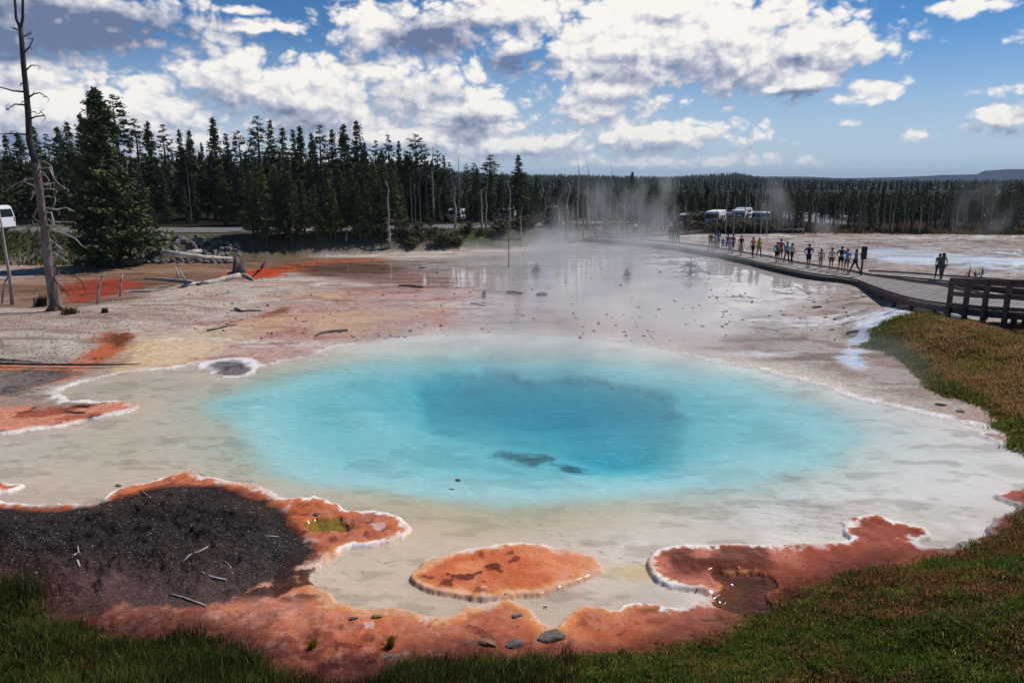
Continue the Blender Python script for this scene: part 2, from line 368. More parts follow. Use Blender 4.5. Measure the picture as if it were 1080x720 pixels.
# ground: the colour of each mineral / mat / soil is stored per vertex, the shader adds fine grain, pebbles and bump
def ground_material():
    m, t, b = new_mat('mineral_ground')
    tc = t.node('ShaderNodeTexCoord').outputs['Object']
    col = t.node('ShaderNodeAttribute', attribute_name='mineral').outputs['Color']
    wet = t.node('ShaderNodeAttribute', attribute_name='wet').outputs['Fac']
    grv = t.node('ShaderNodeAttribute', attribute_name='gravel').outputs['Fac']; silt = t.node('ShaderNodeAttribute', attribute_name='silt').outputs['Fac']
    n1 = t.noise(tc, 14, 6, .65); n2 = t.noise(tc, 55, 4, .6); n3 = t.noise(tc, 2.2, 7, .6)
    f = t.m('MULTIPLY', t.mr(n1, .3, .7, .78, 1.22), t.mr(n3, .3, .7, .88, 1.12))
    f = t.m('MULTIPLY', f, t.mr(n2, .3, .7, .86, 1.14))
    n5 = t.noise(tc, 5.5, 8, .68); f = t.m('MULTIPLY', f, t.mr(n5, .32, .62, .72, 1.16))
    spk = t.mr(t.noise(tc, 21, 3, .7), .60, .68, 1, .55); f = t.m('MULTIPLY', f, spk)
    f = t.mixf(t.m('MULTIPLY', wet, .8), f, t.mr(n3, .3, .7, .93, 1.07))
    f = t.mixf(silt, f, t.mr(n3, .3, .7, .95, 1.05))
    sc1 = t.node('ShaderNodeVectorMath', operation='SCALE'); t.link(col, sc1.inputs[0]); t.link(f, sc1.inputs['Scale'])
    # pebbles: pale and dark stones in the gravel
    vo = t.node('ShaderNodeTexVoronoi', feature='F1'); vo.inputs['Scale'].default_value = 26; t.link(tc, vo.inputs['Vector'])
    sepc = t.node('ShaderNodeSeparateColor'); t.link(vo.outputs['Color'], sepc.inputs[0])
    pale = t.m('MULTIPLY', t.m('GREATER_THAN', sepc.outputs[0], .80), t.m('LESS_THAN', vo.outputs['Distance'], .33))
    pale = t.m('MULTIPLY', pale, grv)
    c2 = t.mixc(t.m('MULTIPLY', pale, t.mr(sepc.outputs[1], 0, 1, .1, .75)), sc1.outputs[0], (.30, .29, .28, 1))
    dk = t.m('MULTIPLY', t.m('GREATER_THAN', sepc.outputs[2], .5), grv)
    c3 = t.mixc(t.m('MULTIPLY', dk, .55), c2, (.012, .011, .011, 1))
    t.link(c3, b.inputs['Base Color'])
    t.link(t.mixf(wet, .92, .85), b.inputs['Roughness']); b.inputs['Specular IOR Level'].default_value = .06
    t.link(t.m('MULTIPLY', wet, 1.0, clamp=True), b.inputs['Coat Weight']); b.inputs['Coat IOR'].default_value = 1.5
    t.link(t.mixf(t.noise(tc, .35, 4, .6), .02, .10), b.inputs['Coat Roughness'])
    h = t.m('ADD', t.m('MULTIPLY', n1, .6), t.m('MULTIPLY', n2, .35))
    h = t.m('ADD', h, t.m('MULTIPLY', t.m('SUBTRACT', .5, vo.outputs['Distance']), t.m('MULTIPLY', grv, .8)))
    bp = t.node('ShaderNodeBump'); bp.inputs['Distance'].default_value = .05
    t.link(t.mixf(silt, t.mixf(wet, .55, .12), .06), bp.inputs['Strength']); t.link(h, bp.inputs['Height']); t.link(bp.outputs[0], b.inputs['Normal'])
    wv = t.node('ShaderNodeMapping'); wv.inputs['Scale'].default_value = (1, 1, 1); t.link(tc, wv.inputs[0])
    cb = t.node('ShaderNodeBump'); cb.inputs['Distance'].default_value = .01; cb.inputs['Strength'].default_value = .035
    t.link(t.noise(wv.outputs[0], 1.6, 5, .55), cb.inputs['Height']); t.link(cb.outputs[0], b.inputs['Coat Normal'])
    return m

def lerp(c, col, mask): 
    mask = mask[:, None] if mask.ndim == 1 else mask
    return c*(1-mask)+col*mask
KG = 0.92                                 # photo colour -> base colour
def K(r, g, b, k=1.0): return S(r, g, b, KG*k)
def ground_colours(X, Y, Z, q):
    sp, so, s, n1, n2 = q['sp'], q['so'], q['s'], q['n1'], q['n2']
    N = len(X); n3 = fbm(X, Y, .25, 6, 71); n4 = fbm(X*.35, Y, 1.4, 6, 72); n5 = fbm(X, Y, 9., 4, 73)
    nst = fbm(X*.22, Y, .55, 6, 74)                    # streaks along the terraces
    wet = np.zeros(N); grv = np.zeros(N)
    def mk(poly, soft=.25, warp=.35, add=0.0, nz=None, mg=13.0):
        d = sdf(poly, X, Y, mg)+(warp*(n1*.8+.5*n2) if nz is None else warp*nz)*s+add
        return sstep(soft*s, -soft*s, d)
    c = np.tile(K(176,160,148), (N, 1))
    c = lerp(c, K(146,122,108), sstep(-.1, .6, n3)*.8)
    c = lerp(c, K(205,192,180), sstep(.15, .7, nst)*.75)
    c = lerp(c, K(158,122,106), sstep(.1, .75, -nst+.3*n1)*.6)
    c = lerp(c, K(120,98,82), sstep(.45, .9, n4)*.55)
    # right-hand flats beyond the pool: pale tan with grey film
    rt = sstep(6, 11, X)*sstep(20, 24, Y)
    c = lerp(c, K(166,154,146), rt*.8); c = lerp(c, K(212,204,200), rt*sstep(.05, .4, nst+.3*n2)*.85); c = lerp(c, K(140,112,98), rt*sstep(.05, .4, n1+.4*n3)*.6)
    c = lerp(c, K(112,92,80), rt*sstep(.05, .4, n4-.1)*.75)
    wet = np.maximum(wet, rt*sstep(.0, .35, nst+.3*n2)*.75)
    # pink wet flats
    m = mk(PINK, .5, .8); c = lerp(c, K(192,152,136), m*.85)
    c = lerp(c, K(214,196,180), m*sstep(.0, .35, nst)*.75); c = lerp(c, K(164,100,84), m*sstep(.05, .5, n4)*.6); c = lerp(c, K(118,84,72), m*sstep(.25, .5, n2+.4*nst)*.5); c = lerp(c, K(206,170,120), m*sstep(.15, .5, n3)*.4)
    c = lerp(c, K(172,150,150), m*sstep(.3, .6, -n3)*.5)
    wet = np.maximum(wet, m*np.clip(.35+.6*nst, 0, .8))
    m = mk(CREAM, .4, .5); c = lerp(c, K(218,188,146), m*.8); wet = np.maximum(wet, m*.3)
    # wet sheet in the middle
    m = mk(SHEET, .5, .55, nz=nst, mg=13.); c = lerp(c, K(204,190,184), m*.75); c = lerp(c, K(170,120,108), m*sstep(3, -4, X+.6*(Y-45))*.75)
    c = lerp(c, K(130,88,74), m*sstep(3, -4, X+.3*(Y-50))*sstep(.1, .6, n4)*.7); wet = np.maximum(wet, m)
    # grey gravel terrace left
    m = mk(GRAV, .35, .6); c = lerp(c, K(186,170,154), m); c = lerp(c, K(158,124,108), m*sstep(-.1, .4, nst+.4*n3)*.6); c = lerp(c, K(128,108,98), m*sstep(.1, .6, n4)*.7); c = lerp(c, K(190,110,72), m*sstep(.25, .5, n3-.4*nst)*.45); c = lerp(c, K(200,190,174), m*sstep(.1, .6, n3+.3*n2)*.6)
    grv = np.maximum(grv, m*.25); wet = wet*(1-m)
    # brown flats and red bacterial mats
    m = mk(BROWNF, .6, .6, nz=nst); c = lerp(c, K(118,88,68), m*.9); c = lerp(c, K(152,118,96), m*sstep(-.1, .5, nst)*.8); c = lerp(c, K(78,58,40), m*sstep(.1, .6, n4)*.6)
    wet = np.maximum(wet, m*.55*sstep(-25, -16, X)*sstep(-.2,.3,-nst))
    for poly, cc, a in ((REDL, K(168,62,40), .85), (REDM, K(196,70,36), .9), (REDARC, K(196,98,60), .8), (RUST, K(190,98,56), .95), (ORTOP, K(206,120,76), .9)):
        m = mk(poly, .15, .25); c = lerp(c, cc, m*a*(1-.45*sstep(.1, .6, n4))); c = lerp(c, K(92,44,34), m*sstep(.1, .5, n2+.4*n4)*.65)
        wet = np.maximum(wet, m*.25)
    m = mk(RUSTD, .12, .2); c = lerp(c, K(104,56,24), m*.9)
    c = lerp(c, K(128,60,20), sstep(1.0, .2, np.hypot((X+12.6)/.8, (Y-38.5)/2.2)+.3*n1)*.85)
    m = mk(LENS, .1, .45); c = lerp(c, K(116,102,92), m*.95); c = lerp(c, K(80,66,60), m*sstep(0,.4,n2)); grv = np.maximum(grv, m*.6)
    m = mk(ORSTRIP, .12, .3); c = lerp(c, K(204,134,108), m); c = lerp(c, K(150,66,48), m*sstep(.1, .4, n1)*.8); c = lerp(c, K(60,40,36), m*sstep(.42, .6, n4+.2*n2))
    # pale stream and far ponds
    m = mk(STREAM, .12, .3); c = lerp(c, K(202,206,216), m*.9); wet = np.maximum(wet, m)
    m = mk(FPOND, .3, .3); c = lerp(c, K(206,210,218), m); wet = np.maximum(wet, m*.5)
    m = mk(FPOND2, .3, .3); c = lerp(c, K(220,216,212), m); wet = np.maximum(wet, m)
    # white sinter apron on the far side of the pool
    apr = sstep(2.6, .1, sp)*sstep(19, 24, Y)*sstep(-5.5, -3.5, X)
    c = lerp(c, K(214,202,188), apr*.75)
    # ---- near bank
    near = sstep(17.5, 16.0, Y+.25*n1)
    ww = sp
    base = K(188,98,56)
    c = lerp(c, base, near)
    c = lerp(c, K(146,78,60), near*sstep(.4, 1.1, ww+.25*n1)*.8*sstep(13.3, 12.3, Y-.0*X)); c = lerp(c, K(84,46,42), near*sstep(.8, 1.6, ww+.3*n1)*.85)                  # darker, redder inland
    c = lerp(c, K(176,104,84), near*sstep(.0, .5, n3+.6*n1)*sstep(1.2, .3, ww)*.65); c = lerp(c, K(60,30,28), near*sstep(.30, .5, fbm(X, Y, 4.5, 6, 84))*.55)
    pk = near*sstep(1.0, -.4, np.hypot((X+3.6)/3.2, (Y-11.3)/1.0)-.55+.3*n1)       # pink crust left of centre
    c = lerp(c, K(186,120,98), pk*.8); c = lerp(c, K(216,160,140), pk*sstep(.1, .5, n2)*.5)
    c = lerp(c, K(218,122,66), near*sstep(.55, .08, ww+.12*n1)*sstep(3.5, 1.5, X)*.9*np.clip(.75+.5*n2,0,1))  # orange mats along the edge
    c = lerp(c, K(186,84,50), near*sstep(.55, .1, ww)*sstep(1.5, 3.5, X)*.8)
    for k_, cc_, a_ in ((2.6, K(204,124,84), .35), (3.4, K(120,56,40), .25), (8., K(222,190,172), .10)):
        c = lerp(c, cc_, near*sstep(.18, .45, fbm(X, Y, k_, 4, int(k_*10)))*a_*sstep(.06,.2,ww))
    m = mk(REDLOBE, .08, .12); c = lerp(c, K(142,70,52), m*.75*sstep(.1, .35, ww)); c = lerp(c, K(206,128,106), m*sstep(-.1, .4, n3+.5*n1)*sstep(.9, .2, ww)*.6); c = lerp(c, K(150,84,44), m*sstep(.1, .45, n2+.2*n3)*.45)
    c = lerp(c, K(70,32,28), m*sstep(.05, .5, n1)*.7)
    isl = sdf(ISLE, X, Y, 2.)
    mi = sstep(.1, -.1, isl); c = lerp(c, K(216,132,90), mi); c = lerp(c, K(196,98,58), mi*sstep(.0, .5, n1-.25*(X-.4))*.8)
    c = lerp(c, K(70,28,20), mi*sstep(.3, .5, n2+.25*n1)*sstep(1.8, .6, np.hypot(X+.8, (Y-12.2)))*.8)
    wm = np.maximum(sstep(1.3, 2.0, X), sstep(12.25, 12.9, Y)); c = lerp(c, K(216,146,84), near*sstep(.34, .12, ww+.05*n5)*sstep(14.5, 12.0, Y)*sstep(4., 0., X)*.8)   # yellow-orange lip
    # white crust lines
    lip = sstep(.20, .10, ww+.07*n5+.06*n2+.05*n1)*sstep(-.02, .01, ww)
    c = lerp(c, K(236,226,216), near*lip*np.clip(.9+.8*n1, 0, 1)*(.25+.75*wm))
    farlip = sstep(.42, .12, ww+.12*n2)*sstep(-.02, .02, ww)*(1-near)
    c = lerp(c, K(234,228,222), farlip*np.clip(.15+.75*np.maximum(sstep(3,6,X), sstep(-3.5,-5.5,X)),0,1)*np.clip(.8+n1,0,1))
    i3 = sdf(ISLE3, X, Y, 4.)+.25*n1+.12*n2; c = lerp(c, K(228,222,220), sstep(.35, .1, i3)); c = lerp(c, K(118,104,104), sstep(-.05, -.45, i3)); c = lerp(c, K(78,70,72), sstep(-.3,-.6,i3)*sstep(0,.4,n2))
    c = lerp(c, K(214,196,188), near*sstep(.52, .7, fbm(X, Y, 2.2, 6, 80))*sstep(1.6, .5, ww)*sstep(2.0, -1.0, X)*.55)
    yel = sstep(.10, .02, so)*sstep(-.01, .01, so)
    c = lerp(c, K(200,134,84), near*yel*np.clip(.45+n2*1.2, 0, .9))
    # dark gravel mound
    dd = sdf(DARKM, X, Y, 4.)+.20*n1+.10*n2
    m = sstep(.10, -.06, dd); lowr = sstep(12.4, 11.2, Y+.3*n1)
    dc = lerp(np.tile(K(50,42,39), (N, 1)), K(98,74,70), lowr*.85); dc = lerp(dc, K(76,60,52), sstep(-.1, .5, n1)*.4)
    dc = lerp(dc, K(66,58,56), sstep(.0, .6, n3)*.6)
    c = lerp(c, dc, m); c = lerp(c, K(74,26,20), sstep(.18, .02, np.abs(dd-.08))*near*(1-lowr)*.55)
    grv = np.maximum(grv, m*(1-.5*lowr))
    c = lerp(c, K(226,206,200), sstep(.22, .02, np.abs(dd-.12))*sstep(1.1, .3, np.hypot((X+3.6)/.9, (Y-12.6)/.9))*sstep(-.3, .3, n2)*.8)
    # dark patches among the pink crust
    pch = near*sstep(.32, .5, fbm(X, Y, 1.7, 5, 83))*sstep(1.0, .5, np.hypot((X+4.1)/1.9, (Y-11.7)/.9))
    c = lerp(c, K(58,34,30), pch*.9); grv = np.maximum(grv, pch*.4)
    # ---- soil under grass
    g = sstep(.12, -.12, q['sgn']); c = lerp(c, K(62,50,34), g); c = lerp(c, K(44,52,26), g*sstep(-.1, .5, n1)); c = lerp(c, K(98,60,44), g*sstep(.3, .7, n3)*.5); wet = wet*(1-g)
    edge = sstep(.9, .05, q['sgn'])*(1-g)*near; c = lerp(c, K(72,38,34), edge*.7)
    g = sstep(.15, -.15, q['sgr']); c = lerp(c, K(128,96,62), g); c = lerp(c, K(66,66,34), g*sstep(.0, .4, n1)); wet = wet*(1-g); grv = grv*(1-g)
    # ---- road side, embankment, forest floor
    far = sstep(-.5, .6, q['emb']-.06+.0*n1)*np.where(q['emb'] > .02, 1, 0)
    gl = np.clip(far, 0, 1)
    c = lerp(c, K(84,80,62), gl); c = lerp(c, K(74,84,40), gl*sstep(.0, .5, n3)); c = lerp(c, K(120,108,92), gl*sstep(.2, .6, n1)*.5)
    fr = sstep(6, 9, q['dr'])*(q['side'] > 0)
    c = lerp(c, K(36,34,25), fr*.95); wet = wet*(1-gl)
    u = 540+F*X/(Y*CT+ (H)*ST); tl = 100-8*sstep(20, 60, X)      # grass strip in front of the trees, centre and left
    strip = sstep(-.6, .6, Y-np.interp(X, [-60,-36,-27,-12,-8,-4,2,8,12,18], [66,66,71.0,71.5,74.5,82,84,88,96,140])+1.6*n3)*(1-gl)
    c = lerp(c, K(72,84,40), strip*.95); c = lerp(c, K(110,104,74), strip*sstep(.1, .6, n1)*.6); wet = wet*(1-strip)
    rf = sstep(-.5, .8, Y-np.interp(X, [16,24,40,60,90,150], [130,112,98,95,86,80])+1.5*n3)*sstep(14, 17, X)
    c = lerp(c, K(112,96,70), rf*.9); c = lerp(c, K(32,31,23), rf*sstep(0, 5, Y-98)*.95); wet = wet*(1-rf)
    gf = sstep(140, 200, np.hypot(X, Y)); c = lerp(c, K(26,30,20), gf); wet = wet*(1-sstep(84, 92, Y))*(1-fr)
    # ---- bottoms of the waters
    w = sstep(.02, -.02, sp)
    bc = np.tile(K(204,184,166), (N, 1)); bc = lerp(bc, K(222,214,210), sstep(-1, 6, X+.35*(Y-14)+1.2*n3)*.8); bc = lerp(bc, K(170,152,136), sstep(-.1, .5, n1*.6+.5*nst)*.35)
    bc = lerp(bc, K(150,134,118), sstep(.25, .6, fbm(X*.45, Y, 2.6, 6, 90))*.4)
    yp = sstep(1.2, .2, np.hypot((X-.3)/5.0, (Y-14.6)/1.6)+.2*n1); bc = lerp(bc, K(200,168,132), yp*.5)
    bc = lerp(bc, K(200,168,104), sstep(1.2, .0, np.hypot((X-2.6)/.9, (Y-11.9)/.4)+.4*n1)*.6)
    tq = sstep(.2, -.9, q['st']); bc = lerp(bc, K(214,216,214), tq*.9)
    bc = lerp(bc, K(160,172,172), tq*sstep(.2, .6, fbm(X*.5, Y, 1.1, 6, 92))*.35)
    bc = lerp(bc, K(140,152,166), sstep(.4, -.6, q['sd'])*.5*sstep(17, 24, Y))
    for poly in (DEEPROCK1, DEEPROCK2):  # dark rocks lying in the deep part, drawn as bottom colour
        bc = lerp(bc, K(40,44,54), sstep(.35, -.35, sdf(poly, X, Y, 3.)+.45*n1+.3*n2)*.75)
    farw = sstep(19, 33, Y)*sstep(-11, -5, X+.8*n1); bc = lerp(bc, K(236,228,222), farw*.85)
    c = c*(1-w[:, None])+bc*w[:, None]; wet = wet*(1-w); grv = grv*(1-w)
    po = sstep(.02, -.02, so)*(sp > .02)
    rp = X > 1.5
    c = np.where((po > 0)[:, None], c*(1-po[:, None])+np.where(rp[:, None], K(112,58,26), K(150,112,14))*po[:, None], c)
    wet = wet*(1-po); grv = grv*(1-po)
    return np.clip(c, 0, 1), wet, grv

def build_ground():
    cols = np.concatenate([np.linspace(-3.2, -.80, 60, endpoint=False), np.linspace(-.80, .80, 1050, endpoint=False), np.linspace(.80, 3.2, 61)])
    v = np.concatenate([np.linspace(1150, 770, 40, endpoint=False), np.linspace(770, 330, 470, endpoint=False), np.linspace(330, 240, 150, endpoint=False), np.linspace(240, 194, 46)])
    yy = np.array([P(540, q, 0)[1] if q < 900 else 0 for q in v])
    k = int((v >= 900).sum()); yy[:k] = np.linspace(1.0, yy[k], k, endpoint=False)
    yy = np.concatenate([yy, [1700, 2600, 5000, 12000]])
    Sg, Yg = np.meshgrid(cols, yy); Xg = Sg*(Yg*1.0+1.6)
    X = Xg.ravel(); Y = Yg.ravel()
    Z, q = terrain(X, Y, True)
    Z = np.where(Y > 3000, 2.0, Z)
    c, wet, grv = ground_colours(X, Y, Z, q)
    GRID.update(y=yy[:-4], s=cols, Z=Z.reshape(Xg.shape))
    nr, nc = Xg.shape; idx = np.arange(nr*nc).reshape(nr, nc)
    f = np.stack([idx[:-1, :-1].ravel(), idx[:-1, 1:].ravel(), idx[1:, 1:].ravel(), idx[1:, :-1].ravel()], 1)
    me = np_mesh('ground', np.stack([X, Y, Z], 1), [f], smooth=True)
    a = me.color_attributes.new('mineral', 'FLOAT_COLOR', 'POINT')
    a.data.foreach_set('color', np.concatenate([c, np.ones((len(c), 1))], 1).astype(np.float32).ravel())
    mat_ = sstep(17., 16., Y)*sstep(1.3, .4, q['sp'])*(1-np.clip(grv*2, 0, 1))*(q['sgn'] > 0)
    wet = np.maximum(wet, .30*mat_*(q['sp'] > 0.02))
    for nm, arr in (('wet', wet), ('gravel', grv), ('silt', np.where(q['sp'] < 0, 1.0, .65*mat_))):
        a = me.attributes.new(nm, 'FLOAT', 'POINT'); a.data.foreach_set('value', arr.astype(np.float32))
    o = link('ground', me, ground_material()); tag(o, 'bare mineral flats with orange, pink and grey crusts around the hot spring', 'ground', kind='structure')
build_ground()

# ------------------------------------------------------------------ spring water: clear, mirror-like on top, blue with depth
def water_material():
    m = bpy.data.materials.new('spring_water'); m.use_nodes = True; t = NT(m.node_tree); t.n.clear()
    out = t.node('ShaderNodeOutputMaterial'); tr = t.node('ShaderNodeBsdfTransparent'); gl = t.node('ShaderNodeBsdfGlossy'); gl.inputs['Roughness'].default_value = .02
    fr = t.node('ShaderNodeFresnel'); fr.inputs['IOR'].default_value = 1.33
    tc = t.node('ShaderNodeTexCoord').outputs['Object']
    mp = t.node('ShaderNodeMapping'); mp.inputs['Scale'].default_value = (.75, 1.35, 1); mp.inputs['Rotation'].default_value = (0, 0, .15); t.link(tc, mp.inputs[0])
    h = t.m('ADD', t.m('MULTIPLY', t.noise(mp.outputs[0], 4.2, 4, .55), 1.0), t.m('MULTIPLY', t.noise(mp.outputs[0], 11, 2, .5), .10))
    calm = t.mr(t.noise(tc, .22, 3, .5), .35, .65, .45, 1.0)
    bp = t.node('ShaderNodeBump'); bp.inputs['Distance'].default_value = .07; t.link(t.m('MULTIPLY', calm, .62), bp.inputs['Strength']); t.link(h, bp.inputs['Height'])
    t.link(bp.outputs[0], gl.inputs['Normal']); t.link(bp.outputs[0], fr.inputs['Normal'])
    mx = t.node('ShaderNodeMixShader'); t.link(fr.outputs[0], mx.inputs[0]); t.link(tr.outputs[0], mx.inputs[1]); t.link(gl.outputs[0], mx.inputs[2])
    t.link(mx.outputs[0], out.inputs['Surface'])
    ab = t.node('ShaderNodeVolumeAbsorption'); ab.inputs['Color'].default_value = WATER_ABS; ab.inputs['Density'].default_value = WATER_DENS
    t.link(ab.outputs[0], out.inputs['Volume'])
    return m
WATER_ABS = (.08, .79, .885, 1); WATER_DENS = .98
w = MB(); rim = [(-34, 8.2), (34, 8.2), (34, 37), (-34, 37)]
w.add([(x, y, 0) for x, y in rim]+[(x, y, -8) for x, y in rim], [[0,1,2,3],[7,6,5,4],[0,4,5,1],[1,5,6,2],[2,6,7,3],[3,7,4,0]])
o = w.build('spring_water', water_material()); tag(o, 'clear turquoise water of the hot spring', 'water', kind='structure')

# ------------------------------------------------------------------ road
def strip_mesh(center, hw, zf, name, mat, n=140, off=0.0, lift=.0):
    pl = np.array(center); seg = np.hypot(*np.diff(pl, axis=0).T); s = np.concatenate([[0], np.cumsum(seg)])
    t = np.linspace(0, s[-1], n); x = np.interp(t, s, pl[:, 0]); y = np.interp(t, s, pl[:, 1])
    k = np.ones(9)/9; x = np.convolve(np.pad(x, 4, 'edge'), k, 'valid'); y = np.convolve(np.pad(y, 4, 'edge'), k, 'valid')
    dx = np.gradient(x); dy = np.gradient(y); L = np.hypot(dx, dy); nx, ny = -dy/L, dx/L
    V = []
    for i in range(n):
        for w_ in (off-hw, off+hw):
            V.append((x[i]+nx[i]*w_, y[i]+ny[i]*w_, zf(x[i])+lift))
    f = np.array([[2*i, 2*i+2, 2*i+3, 2*i+1] for i in range(n-1)])
    return link(name, np_mesh(name, V, [f[:, ::-1]]), mat)
asph = pmat('asphalt', (.12,.12,.125), .85, .2, 3.0, .3, 60)
tag(strip_mesh(ROADC, 3.6, lambda x: road_z(x)+.06, 'road', asph), 'grey asphalt road along the foot of the forest', 'road', kind='structure')
mark = pmat('road_paint', (.62,.60,.52), .7, .15, 8)
ym = pmat('yellow_road_paint', (.60,.42,.06), .7, .15, 8)
for off, mt, nm in ((3.3, mark, 'road_marking'), (-3.3, mark, 'road_marking'), (.12, ym, 'road_marking'), (-.12, ym, 'road_marking')):
    tag(strip_mesh(ROADC, .06, lambda x: road_z(x)+.066, nm, mt, off=off), 'painted line on the asphalt road', 'road marking', 'lines painted along the road', kind='structure')
lot = MB(); lot.add([(27,104,.54),(50,104,.54),(62,150,.54),(30,150,.54)], [[0,1,2,3]]); o = lot.build('parking_lot', asph); tag(o, 'asphalt parking area with vans at the edge of the forest', 'parking lot', kind='structure')

# ------------------------------------------------------------------ sun and sky
SUN_EL, SUN_AZ = R(50), R(58)             # azimuth measured from +Y (view direction) to the right
sun_d = bpy.data.lights.new('sun', 'SUN'); sun_d.energy = 4.2; sun_d.angle = R(.53); sun_d.color = (1, .965, .92)
sun = bpy.data.objects.new('sun', sun_d); COL.objects.link(sun)
sd = Vector((math.sin(SUN_AZ)*math.cos(SUN_EL), math.cos(SUN_AZ)*math.cos(SUN_EL), math.sin(SUN_EL)))
sun.rotation_euler = sd.to_track_quat('Z', 'Y').to_euler(); sun.location = (0, 0, 60)

world = bpy.data.worlds.new('World'); sc.world = world; world.use_nodes = True
t = NT(world.node_tree); t.n.clear()
tc = t.node('ShaderNodeTexCoord').outputs['Generated']
sky = t.node('ShaderNodeTexSky', sky_type='NISHITA', sun_disc=False, sun_elevation=SUN_EL, sun_rotation=SUN_AZ, altitude=2200, air_density=1.0, dust_density=.6, ozone_density=2.2)
sp_ = t.node('ShaderNodeSeparateXYZ'); t.link(tc, sp_.inputs[0]); dx, dy, dz = sp_.outputs
az = t.m('MULTIPLY', t.m('ARCTAN2', dx, dy), F); el = t.m('MULTIPLY', t.m('ARCSINE', dz), F)
# clouds: (u, v, half-width, half-height, weight, darkness) where they stand in the sky
CL = [(-60,20,190,48,1.35,.9),(70,22,150,40,1.3,1.0),(150,45,70,22,1.0,.35),(10,75,110,34,1.0,.35),(90,125,230,55,1.35,.25),(235,92,85,42,1.15,.15),(330,108,110,48,1.2,.2),(435,92,95,42,1.25,.15),(500,122,90,36,1.15,.25),(190,150,160,34,1.0,.45),(420,145,150,22,.95,.5),
 (278,28,60,10,1.0,.2),(250,11,45,7,.8,.2),(430,30,90,36,1.25,.8),(395,48,50,14,.9,.3),(560,12,110,32,1.2,.3),(545,55,55,26,1.15,.75),(640,50,130,70,1.45,.2),(640,95,100,40,1.2,.45),(760,40,130,56,1.35,.12),(850,48,75,32,1.2,.2),(700,8,150,30,1.2,.2),
 (560,152,130,20,1.0,.3),(700,145,140,24,1.0,.3),(612,122,26,8,.9,.1),(845,87,44,15,1.1,.2),(865,80,24,10,1.0,.1),(815,94,22,7,.9,.2),(928,97,40,14,1.1,.3),(905,103,70,8,.6,.2),(1060,125,56,18,1.1,.25),(1080,140,40,8,.9,.3),(970,143,26,8,1.0,.2),(882,130,30,7,.85,.15),(1012,6,38,10,1.1,.1),(1060,92,110,16,.50,.1),(1210,60,90,40,1.0,.3),(1300,110,120,30,1.1,.3),(680,170,220,16,.85,.2),(420,168,160,12,.8,.3),(-250,60,160,60,1.3,.5),
 (350,-85,300,40,1.1,.5),(800,-70,260,45,1.2,.4)]
pc = t.node('ShaderNodeCombineXYZ'); t.link(az, pc.inputs[0]); t.link(el, pc.inputs[1]); pc = pc.outputs[0]
def blobs(lst, start, slope, add, sm, grow=1.0):
    best = start
    for (u, v, ru, rv, wgt) in lst:
        d = ray(u, v); d = d/np.linalg.norm(d); ca = math.atan2(d[0], d[1])*F; ce = math.asin(d[2])*F
        ix, iy = 1/(ru*1.15*grow), 1/(rv*1.2*grow)
        q = t.node('ShaderNodeVectorMath', operation='MULTIPLY_ADD'); t.link(pc, q.inputs[0]); q.inputs[1].default_value = (ix, iy, 0); q.inputs[2].default_value = (-ca*ix, -ce*iy, 0)
        ln = t.node('ShaderNodeVectorMath', operation='LENGTH'); t.link(q.outputs[0], ln.inputs[0])
        best = t.m('SMOOTH_MAX', t.m('MULTIPLY_ADD', ln.outputs['Value'], -slope, wgt+add), best, sm)
    return best
best = blobs([c[:5] for c in CL], -1.0, 1.7, .42, .25)
# the cloud bases that lie in the shade of the cloud above them
DK = [(80,22,130,30,1.1),(-60,30,120,30,1.0),(455,38,62,20,1.05),(548,66,50,18,1.0),(500,124,60,12,.6)]
dark = t.mr(blobs(DK, -1.0, 1.6, .25, .3), -.1, 1.05, 0, 1)
pcs = pc; sh_ = t.node('ShaderNodeVectorMath', operation='ADD'); t.link(pc, sh_.inputs[0]); sh_.inputs[1].default_value = (3, 11, 0); pc = sh_.outputs[0]
above = blobs([c[:5] for c in CL if c[2] > 40 and -80 < c[0] < 1120 and c[1] > 0], -1.0, 1.7, .42, .25); pc = pcs
under = t.m('SUBTRACT', above, best)
def cloud_noise(az, el):
    cb = t.node('ShaderNodeCombineXYZ'); t.link(az, cb.inputs[0]); t.link(t.m('MULTIPLY', el, 1.5), cb.inputs[1]); v = cb.outputs[0]
    sc_ = t.node('ShaderNodeVectorMath', operation='SCALE'); t.link(v, sc_.inputs[0]); sc_.inputs['Scale'].default_value = .01; v = sc_.outputs[0]
    wn = t.noise(v, 1.6, 3, .5, out=1, dim='2D')
    wv = t.node('ShaderNodeVectorMath', operation='MULTIPLY_ADD'); t.link(wn, wv.inputs[0]); wv.inputs[1].default_value = (.22, .22, 0); t.link(v, wv.inputs[2])
    n = t.noise(wv.outputs[0], .85, 7, .5, dim='2D')
    vo = t.node('ShaderNodeTexVoronoi', feature='F1', voronoi_dimensions='2D'); vo.inputs['Scale'].default_value = 4.6; vo.inputs['Detail'].default_value = 2; vo.inputs['Roughness'].default_value = .55
    t.link(wv.outputs[0], vo.inputs['Vector'])
    a = t.m('MULTIPLY', t.m('SUBTRACT', n, .5), 2.3)
    return t.m('ADD', a, t.m('MULTIPLY', t.m('SUBTRACT', .42, vo.outputs['Distance']), .85))
N0 = cloud_noise(az, el)
N1 = cloud_noise(t.m('ADD', az, 5.0), t.m('ADD', el, 9.0))
N2 = cloud_noise(t.m('ADD', az, 14.0), t.m('ADD', el, 26.0))
D0 = t.m('ADD', best, N0)
alpha = t.mr(D0, -.10, .60, 0, 1, smooth=True)
rel = t.m('ADD', t.m('MULTIPLY', t.m('SUBTRACT', N0, N1), .34), t.m('MULTIPLY', t.m('SUBTRACT', N0, N2), .34))
thick = t.mr(D0, .3, 2.0, 0, 1)
li = t.m('ADD', .74, rel)
